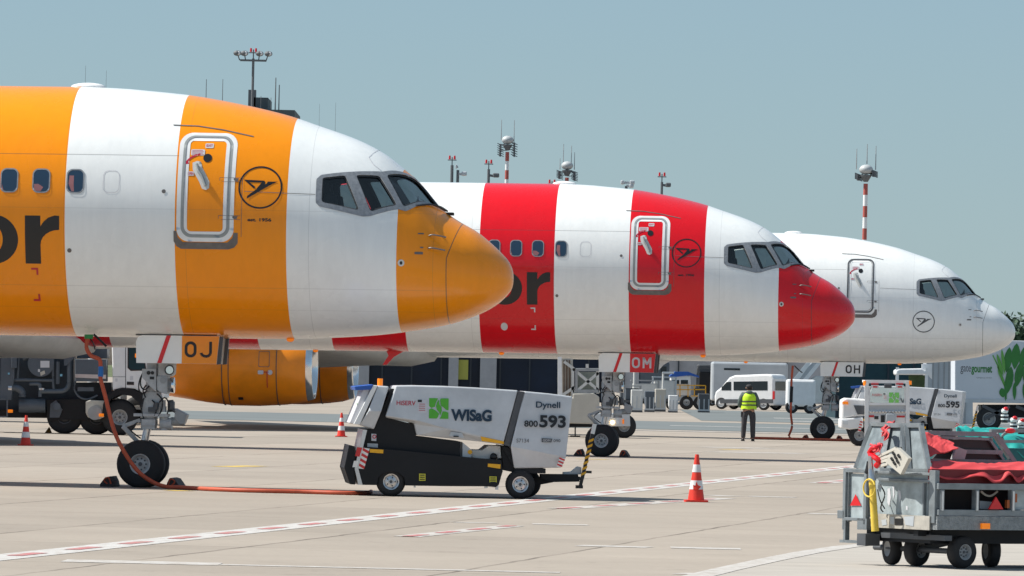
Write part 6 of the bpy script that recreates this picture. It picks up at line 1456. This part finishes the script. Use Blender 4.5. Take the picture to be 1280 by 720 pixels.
# crumpled red covers
def cloth(name, corners, m, parent, nx=90, ny=30, amp=.05, seed=1, hem=.1, spikes=()):
    """sheet between four corner points (back-left, back-right, front-right, front-left) with folds and a sagging hem"""
    rn = random.Random(seed); ph = [rn.uniform(0, 6) for _ in range(6)]
    A, Bc, Cc, Dc = [Vector(p) for p in corners]; me = bpy.data.meshes.new(name); V = []; F_ = []
    for j in range(ny+1):
        v = j/ny
        for i in range(nx+1):
            u = i/nx; p = A.lerp(Bc, u).lerp(Dc.lerp(Cc, u), v)
            rg_ = lambda t: 1-2*abs(math.sin(t)); f = .7*math.sin(u*7+ph[0]+v*3) + .55*rg_(u*8+ph[1]-v*4) + .35*rg_(u*17+ph[2]+v*7) + .45*rg_(v*4+ph[3]+u*3) + .18*rg_(u*31-v*13)
            p.z += amp*f*.5 + amp*1.0*math.sin(math.pi*v)
            sp = sum(math.exp(-((u-s_)/.035)**2) for s_ in spikes)
            if v > .6: p.z -= hem*((v-.6)/.4)**1.5*(.35 + .35*math.sin(u*13+ph[4]) + 1.1*sp)
            p += Vector((.02*math.sin(v*11+ph[5]), amp*.5*math.sin(u*15+ph[1]), 0))
            V.append(tuple(p))
    for j in range(ny):
        for i in range(nx): a = j*(nx+1)+i; F_.append((a, a+1, a+nx+2, a+nx+1))
    me.from_pydata(V, [], F_); me.materials.append(m); me.polygons.foreach_set('use_smooth', [True]*len(F_))
    o = bpy.data.objects.new(name, me); COL.objects.link(o); o.parent = parent
    sm = o.modifiers.new('thick', 'SOLIDIFY'); sm.thickness = .008; return o
# ------------------------------------------------------------------ galvanised luggage dolly in the right foreground
DA = R(36); DF = Fr(1170, 712, -DA)
dl = thing('luggage_dolly', 'galvanised luggage dolly with a crumpled red cover and yellow tow bar, front right corner', 'luggage dolly', fr=DF)
E_ = lambda x, z, xl=0: (xl,) + DF.endf(x, z, xl)                      # end face
def Sd(x, z, yl=0): a = DF.loc(x, z, yl); return (a[0], yl, a[1])     # long side
def endbox(b, x0, y0, x1, y1, xa=-.03, xb=.03):
    p = DF.endf(x0, y1, 0); q_ = DF.endf(x1, y0, 0); b.b2(xa, xb, p[0], q_[0], DF.endf((x0+x1)/2, y1, 0)[1], DF.endf((x0+x1)/2, y0, 0)[1]); return b
def sidebox(b, x0, y0, x1, y1, ya=-.03, yb=.03):
    p = DF.loc(x0, (y0+y1)/2, 0); q_ = DF.loc(x1, (y0+y1)/2, 0); b.b2(p[0], q_[0], ya, yb, DF.loc((x0+x1)/2, y1, 0)[1], DF.loc((x0+x1)/2, y0, 0)[1]); return b
W_ = DF.endf(1055, 640, 0)[0]; LEN = 3.1
b = MB()
for q_ in ((1055, 585, 1060, 662), (1163, 588, 1172, 654), (1061.5, 590, 1063.5, 652), (1081, 588, 1086, 656), (1155, 604, 1157.5, 644)): endbox(b, *q_)
endbox(b, 1058, 589, 1166, 592.5); endbox(b, 1058, 586, 1084, 588.5); endbox(b, 1100, 598.5, 1164, 602); endbox(b, 1058, 647, 1082, 651); endbox(b, 1049, 638, 1058, 648)
end = b.build('end_frame', M['galv'], dl, bevel=.006)
endbox(MB(), 1061, 592, 1082, 648, .0, .012).build('end_panel', M['galv_l'], end); endbox(MB(), 1086, 592, 1160, 645, .01, .02).build('end_panel', M['galv_l'], end)
kp = endbox(MB(), 1096, 643.5, 1166, 661, -.045, -.03).build('kick_plate', mat('scuffed_beige_plate', (.46, .43, .38), .5, metal=.2, var=.25, vs=6), dl)
fe = lambda xl: (lambda y, z: Vector((xl, y, z)))
def epoly(pts): return [DF.endf(x, z, 0) for x, z in pts]
decal('number_plate', [epoly([(1123, 648), (1133, 648), (1133, 656.5), (1123, 656.5)])], fe(-.05), M['black'], kp); decal('worn_paint', [epoly(q_) for q_ in ([(1106, 650), (1112, 649), (1113, 656), (1107, 657)], [(1117, 646), (1122, 646), (1122, 656), (1117, 655)], [(1134, 646), (1147, 645), (1146, 658), (1136, 656)])], fe(-.049), M['silver'], kp)
for q_ in ([(1109, 611), (1112, 610), (1113, 622), (1111, 633), (1108.5, 628)], [(1122, 612), (1125, 614), (1126, 622), (1124, 628), (1122.5, 620)], [(1115, 608), (1117, 609), (1117.5, 618), (1116, 624)], [(1132, 632), (1134, 633), (1134, 638), (1132, 637)]): decal('scuff_streak', [epoly(q_)], fe(.006), M['labelw'], end)
decal('red_triangle', [epoly([(1070.5, 617.5), (1077.5, 632), (1063.5, 632)])], fe(-.012), M['reflr'], end)
# sloping hood panels above the end wall
h0, h1 = .10, .55
def tz(pts, xl): return [E_(x, z, xl) for x, z in pts]
def slab(name, poly, m, th=.04, parent=dl, nd=Vector((1, 0, 0))):
    v = MB(); bm = v.bm; A = [bm.verts.new(p) for p in poly]; B = [bm.verts.new(Vector(p)+nd*th) for p in poly]; bm.faces.new(A); bm.faces.new(B[::-1])
    for i in range(len(A)): bm.faces.new((A[i], B[i], B[(i+1) % len(A)], A[(i+1) % len(A)]))
    return v.build(name, m, parent)
hd_ = slab('hood_panel', [E_(1102, 590, .12), E_(1162, 590, .12), E_(1151, 532, .3), E_(1112, 532, .3)], M['hoodsheet'], .02)
slab('hood_panel', [E_(1070, 585, .5), E_(1103, 590, .15), E_(1112, 532, .32), E_(1090, 530.5, .6)], M['hoodsheet'], .02)
fb2 = MB()
for a, c, r in (((1102, 590, .10), (1112, 531, .28), .05), ((1162, 590, .10), (1151, 531, .28), .05), ((1110, 531.5, .28), (1153, 531.5, .28), .05), ((1102, 588, .10), (1162, 589, .10), .05), ((1128.5, 533, .27), (1127, 560, .18), .045), ((1133, 533, .27), (1137, 590, .10), .045), ((1070, 585, .5), (1090, 530, .58), .045), ((1090, 530, .58), (1112, 531, .3), .04), ((1129, 545, .2), (1130, 590, .1), .03)):
    fb2.bar(E_(*a), E_(*c), r)
fb2.build('hood_frame', M['galv'], dl)
# tow bar folded up in front of the end wall
tb_ = MB().cyl(E_(1094, 664, -.18), E_(1090, 600, -.22), .042, .036, n=16).build('tow_bar', M['yellowpale'], dl, smooth=True)
MB().cyl(E_(1090.2, 601, -.22), E_(1088.5, 586, -.23), .045, .03).cyl(E_(1088.5, 586, -.23), E_(1088, 570, -.24), .03, .024).build('tow_bar_tip', M['steel'], tb_, smooth=40)
rg = MB(); c = Vector(E_(1091, 610, -.24)); rg.tube([c + Vector((-.05, .10*math.cos(t_), .095*math.sin(t_))) for t_ in [2*math.pi*k/16 for k in range(17)]], .009, n=8, smooth=False); rg.build('tow_ring', M['yellowpale'], tb_, smooth=True)
b = MB().bar(E_(1086, 577, -.1), E_(1083, 592, -.1), .03).tube([E_(1100, 606, -.1), E_(1106, 618, -.12), E_(1101, 634, -.1), E_(1104, 640, -.08)], .008, n=6).tube([E_(1097, 612, -.1), E_(1100, 625, -.12), E_(1106, 636, -.1)], .007, n=6); b.build('brake_cable', M['black'], dl)
# slotted hitch plate with fingers
pl0 = [E_(1112.5, 569, -.25), E_(1119, 558.5, -.25), E_(1134, 572, -.25), E_(1126, 592.5, -.25)]; pl0 = [E_(1106, 577, -.25), E_(1121, 559.5, -.25), E_(1135.5, 573, -.25), E_(1125.5, 593, -.25)]
hp = slab('hitch_plate', pl0, M['beige'], .05)
fg_ = MB()
for a, c in (((1098, 571), (1121, 560)), ((1101, 574), (1115, 569)), ((1100, 578), (1115, 573)), ((1099, 583), (1113, 579))): fg_.bar(E_(*a, -.18), E_(*c, -.22), .028)
fg_.build('hitch_fingers', M['beige'], dl)
sl_ = MB()
for x, z in ((1117, 567), (1119.5, 572), (1122, 577), (1118, 579), (1115, 574), (1123.5, 570)): sl_.box(Vector(E_(x, z, -.26)), (.02, .045, .022), rot=(.7, 0, 0))
sl_.build('slots', M['black'], hp)
b = MB(); b.tube([E_(1086, 566, -.2), E_(1090, 560, -.22), E_(1096, 559, -.2), E_(1102, 556, -.1)], .022, n=8); b.tube([E_(1088, 568, -.2), E_(1094, 572, -.22), E_(1099, 577, -.2), E_(1095, 583, -.2)], .032, n=8); b.build('red_strap', M['red'], dl, smooth=True)
cloth('red_cloth', (E_(1089, 557, -.05), E_(1101, 555, -.05), E_(1102, 563, -.2), E_(1092, 566, -.2)), M['tarp'], dl, nx=14, ny=8, amp=.03, seed=31, hem=.02)
cloth('red_cloth', (E_(1103, 534, .2), E_(1111, 531, .2), E_(1109, 548, .05), E_(1102, 541, .05)), M['tarp'], dl, nx=12, ny=8, amp=.03, seed=33, hem=.04)
# bits under the end: step, beam
b = endbox(MB(), 1092, 667.5, 1172, 674, .1, .2); endbox(b, 1080, 667, 1091, 682, -.1, .1); b.build('front_beam', M['dgrey'], dl)
b = endbox(MB(), 1056.5, 650, 1059.5, 678); endbox(b, 1052, 675.5, 1090, 679); endbox(b, 1074, 648, 1086, 662); b.build('drop_step', M['galv'], dl)
# long side
b = MB(); sidebox(b, 1171, 605.5, 1440, 613); sidebox(b, 1171, 638, 1440, 645)
for x in (1173.5, 1217, 1262, 1310, 1360, 1415): sidebox(b, x, 612, x+4.5, 640, -.035, .035)
sd = b.build('side_frame', M['galv'], dl, bevel=.004)
hl_ = MB()
for x in (1173, 1216.3, 1261.5, 1309, 1359): sidebox(hl_, x+1, 614, x+3.4, 638, -.045, -.035)
hl_.build('worn_post_edge', M['steel'], sd)
sidebox(MB(), 1170, 646, 1440, 663, -.02, .10).build('deck_edge', mat('tread_plate', (.27, .29, .30), .45, metal=.3, var=.35, vs=22, bump=.8, bs=55), dl)
MB().b2(.02, LEN, .05, W_-.05, DF.loc(1200, 648)[1]-.02, DF.loc(1200, 646)[1]).build('deck', M['galv'], dl)
sidebox(MB(), 1178, 612, 1300, 641, .32, .34).build('dark_board', mat('dark_brown_board', (.016, .012, .012), .7, var=.3), dl)
MB().prism([DF.loc(x, z, .2) for x, z in ((1225, 626), (1248, 628), (1248, 637), (1225, 636))], .2, .22).build('label_box', M['silver'], dl)
ch_ = MB()
for k in range(1): ch_.tube([Sd(1226+k_*2.6, 614+6*math.sin(math.pi*k_/8), .15) for k_ in range(9)], .012, n=6)
for k in range(0): ch_.box(Sd(1226+k*2.6, 614+6*math.sin(math.pi*k/8), .15), (.03, .02, .025), rot=(0, k, 0))
ch_.build('hanging_chain', M['beige'], dl)
MB().prism([DF.loc(x, z, -.05) for x, z in ((1244.5, 621), (1253.5, 636.5), (1235.5, 636.5))], -.06, -.04).build('red_triangle', M['reflr'], dl)
sidebox(MB(), 1224, 654, 1234, 661, -.05, -.02).build('side_reflector', M['amber'], dl)
for x in (1267, 1257.5): sidebox(MB(), x, 617 if x > 1260 else 625, x+3, 628 if x > 1260 else 635, -.02, .02).build('amber_marker', mat('amber_marker', (.35, .08, .01), .4) if 'amber_marker' not in bpy.data.materials else bpy.data.materials['amber_marker'], dl)
sidebox(MB(), 1268, 613, 1440, 638, .02, .04).build('side_board', M['galv_l'], dl)
b = sidebox(MB(), 1170, 664, 1440, 672, .3, .38); b.b2(.1, LEN, W_-.4, W_-.3, .28, .36).build('chassis_beam', M['chassis'], dl)
# wheels: near front, steered ones beyond, rear pair
for (x, yl, rot, nm) in ((1202, .12, 0, 0), (1146, None, 12, 1), (1115, None, 75, 2), (1239, .5, 70, 3)):
    if yl is None:
        yy_, zz_ = DF.endf(x, 690, .36); pos = (.36, yy_, .185)
    else: pos = (DF.loc(x, 690, yl)[0], yl, .185)
    o = wheel(dl, pos, .175, .13 if nm != 2 else .12, .085, mt=M['grey'], holes=8); o.rotation_euler = (0, 0, R(rot))
for yl in (.12, W_-.12): wheel(dl, (LEN-.4, yl, .185), .175, .13, .085, mt=M['grey'], face=-1 if yl < .5 else 1)
MB().cyl((.36, .1, .19), (.36, W_-.1, .19), .03).bar((.36, .7, .2), (.9, .7, .3), .06).build('axle', M['dgrey'], dl)
MB().cyl((LEN-.4, .1, .19), (LEN-.4, W_-.1, .19), .03).build('axle', M['dgrey'], dl)
MB().b2(.12, LEN-.1, .25, W_-.25, .27, .42).build('under_deck_dark_box', M['chassis'], dl)  # dark box added to darken the space under the deck
cloth('red_cover', (Sd(1163, 580, .75), Sd(1400, 579, .75), Sd(1400, 597, -.02), Sd(1166, 588, .05)), M['tarp'], dl, amp=.05, seed=4, hem=.085, spikes=(.31, .36, .45, .6, .8))
sidebox(MB(), 1172, 588, 1400, 606, .10, .16).build('cover_shade_strip', mat('painted_cover_shade', (.16, .008, .012), .6), dl)  # shadow below the red cover, painted as a dark red strip
rr_ = MB()
yb = .95
for a, c, r in (((1158, 541), (1244, 543), .05), ((1158, 546), (1240, 549), .03), ((1244, 543), (1272, 585), .055), ((1190, 564), (1252, 565.5), .045), ((1160, 576), (1266, 578), .05), ((1236, 548), (1254, 575), .03)):
    rr_.bar(Sd(*a, yb), Sd(*c, yb), r)
rr_.build('folded_side_frame', M['galv'], dl)
slab('dark_board', [Sd(1186, 549, yb+.02), Sd(1238, 550, yb+.02), Sd(1256, 577, yb+.02), Sd(1164, 576, yb+.02)], mat('dark_slate_board', (.012, .012, .015), .5), .02, nd=Vector((0, 1, 0)))
slab('grey_fold', [Sd(1196, 558, yb-.1), Sd(1209, 563, yb-.1), Sd(1206, 574, yb-.1), Sd(1190, 574, yb-.1)], M['grey'], .03, nd=Vector((0, 1, 0)))
cloth('rolled_red_cover', (Sd(1156, 540, yb-.05), Sd(1186, 551, yb-.05), Sd(1196, 560, yb-.40), Sd(1156, 571, yb-.35)), M['tarp'], dl, nx=40, ny=24, amp=.012, seed=9, hem=.02)
rd2 = cloth('rolled_red_cover', (E_(1098, 536, .5), E_(1117, 527, .55), E_(1118, 531, .4), E_(1106, 549, .4)), M['tarp'], dl, nx=16, ny=10, amp=.03, seed=12, hem=.02)

# ------------------------------------------------------------------ teal covered dolly behind it
TFr = Fr(1235, 662, -DA, D=95)
td = thing('luggage_dolly', 'luggage dolly under a crumpled teal cover behind the red covered one', 'luggage dolly', fr=TFr)
def Td(x, z, yl=0): a = TFr.loc(x, z, yl); return (a[0], yl, a[1])
x0 = TFr.loc(1222, 560, 0)[0]
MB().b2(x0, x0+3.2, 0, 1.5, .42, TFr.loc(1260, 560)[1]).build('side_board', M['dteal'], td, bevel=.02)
cloth('teal_cover', (Td(1212, 538, 1.1), Td(1420, 532, 1.1), Td(1420, 566, -.05), Td(1216, 556, -.02)), M['teal'], td, amp=.07, seed=21, hem=.12, spikes=(.2, .32))
cloth('teal_cover_flap', (Td(1194, 534, .5), Td(1236, 540, .5), Td(1246, 550, .1), Td(1196, 545, .2)), M['teal'], td, nx=20, ny=8, amp=.05, seed=23, hem=.05)
b = MB().bar(Td(1238, 539, 0), Td(1420, 536, 0), .05).bar(Td(1252, 552, -.08), Td(1420, 550, -.08), .04).tube([Td(1254, 552, -.08), Td(1253, 545, -.08), Td(1259, 540, -.08)], .02, n=6); b.build('top_rail', M['galv'], td)
for x in (x0+.4, x0+2.8):
    for yl in (.1, 1.4): wheel(td, (x, yl, .185), .175, .13, .085, mt=M['grey'])
MB().sph(Td(1263, 538.5, -.12), .075, (1.2, .6, .5), n=12).build('red_tag', M['red'], td, smooth=True)
for k, (x, z) in enumerate(((1267, 530), (1276.5, 533), (1267.5, 519))):
    p = TFr.loc(x, z + 8, .35); wp_ = Matrix.Translation((TFr.X, TFr.D, 0)) @ Matrix.Rotation(DA, 4, 'Z') @ Vector((p[0], .35 + .2*(k == 2), p[1]))
    t = thing('marker_fitting', ('red and white striped fitting standing on the teal cover, nearer left one', 'red and white striped fitting at the picture edge above the teal cover', 'topmost red and white striped fitting above the teal cover')[k], 'marker lamp', wp_, 0, 'striped fittings on the teal dolly')  # striped items of unknown use, shaped as capped stands
    MB().lathe([(-.02, .045), (.05, .05), (.11, .035)], (0, 0, 0), 'z', n=14).build('stand', M['black'], t, smooth=40)
    for zz in (.02, .07): MB().lathe([(zz, .052), (zz+.022, .052)], (0, 0, 0), 'z', n=14).build('white_ring', M['white'], t)
    MB().sph((0, 0, .14), .048, (1, 1, .9), n=12).build('white_dome', M['white'], t, smooth=True); MB().sph((.012, -.01, .165), .04, (1, 1, .8), n=12).build('red_cap', M['reflr'], t, smooth=True)
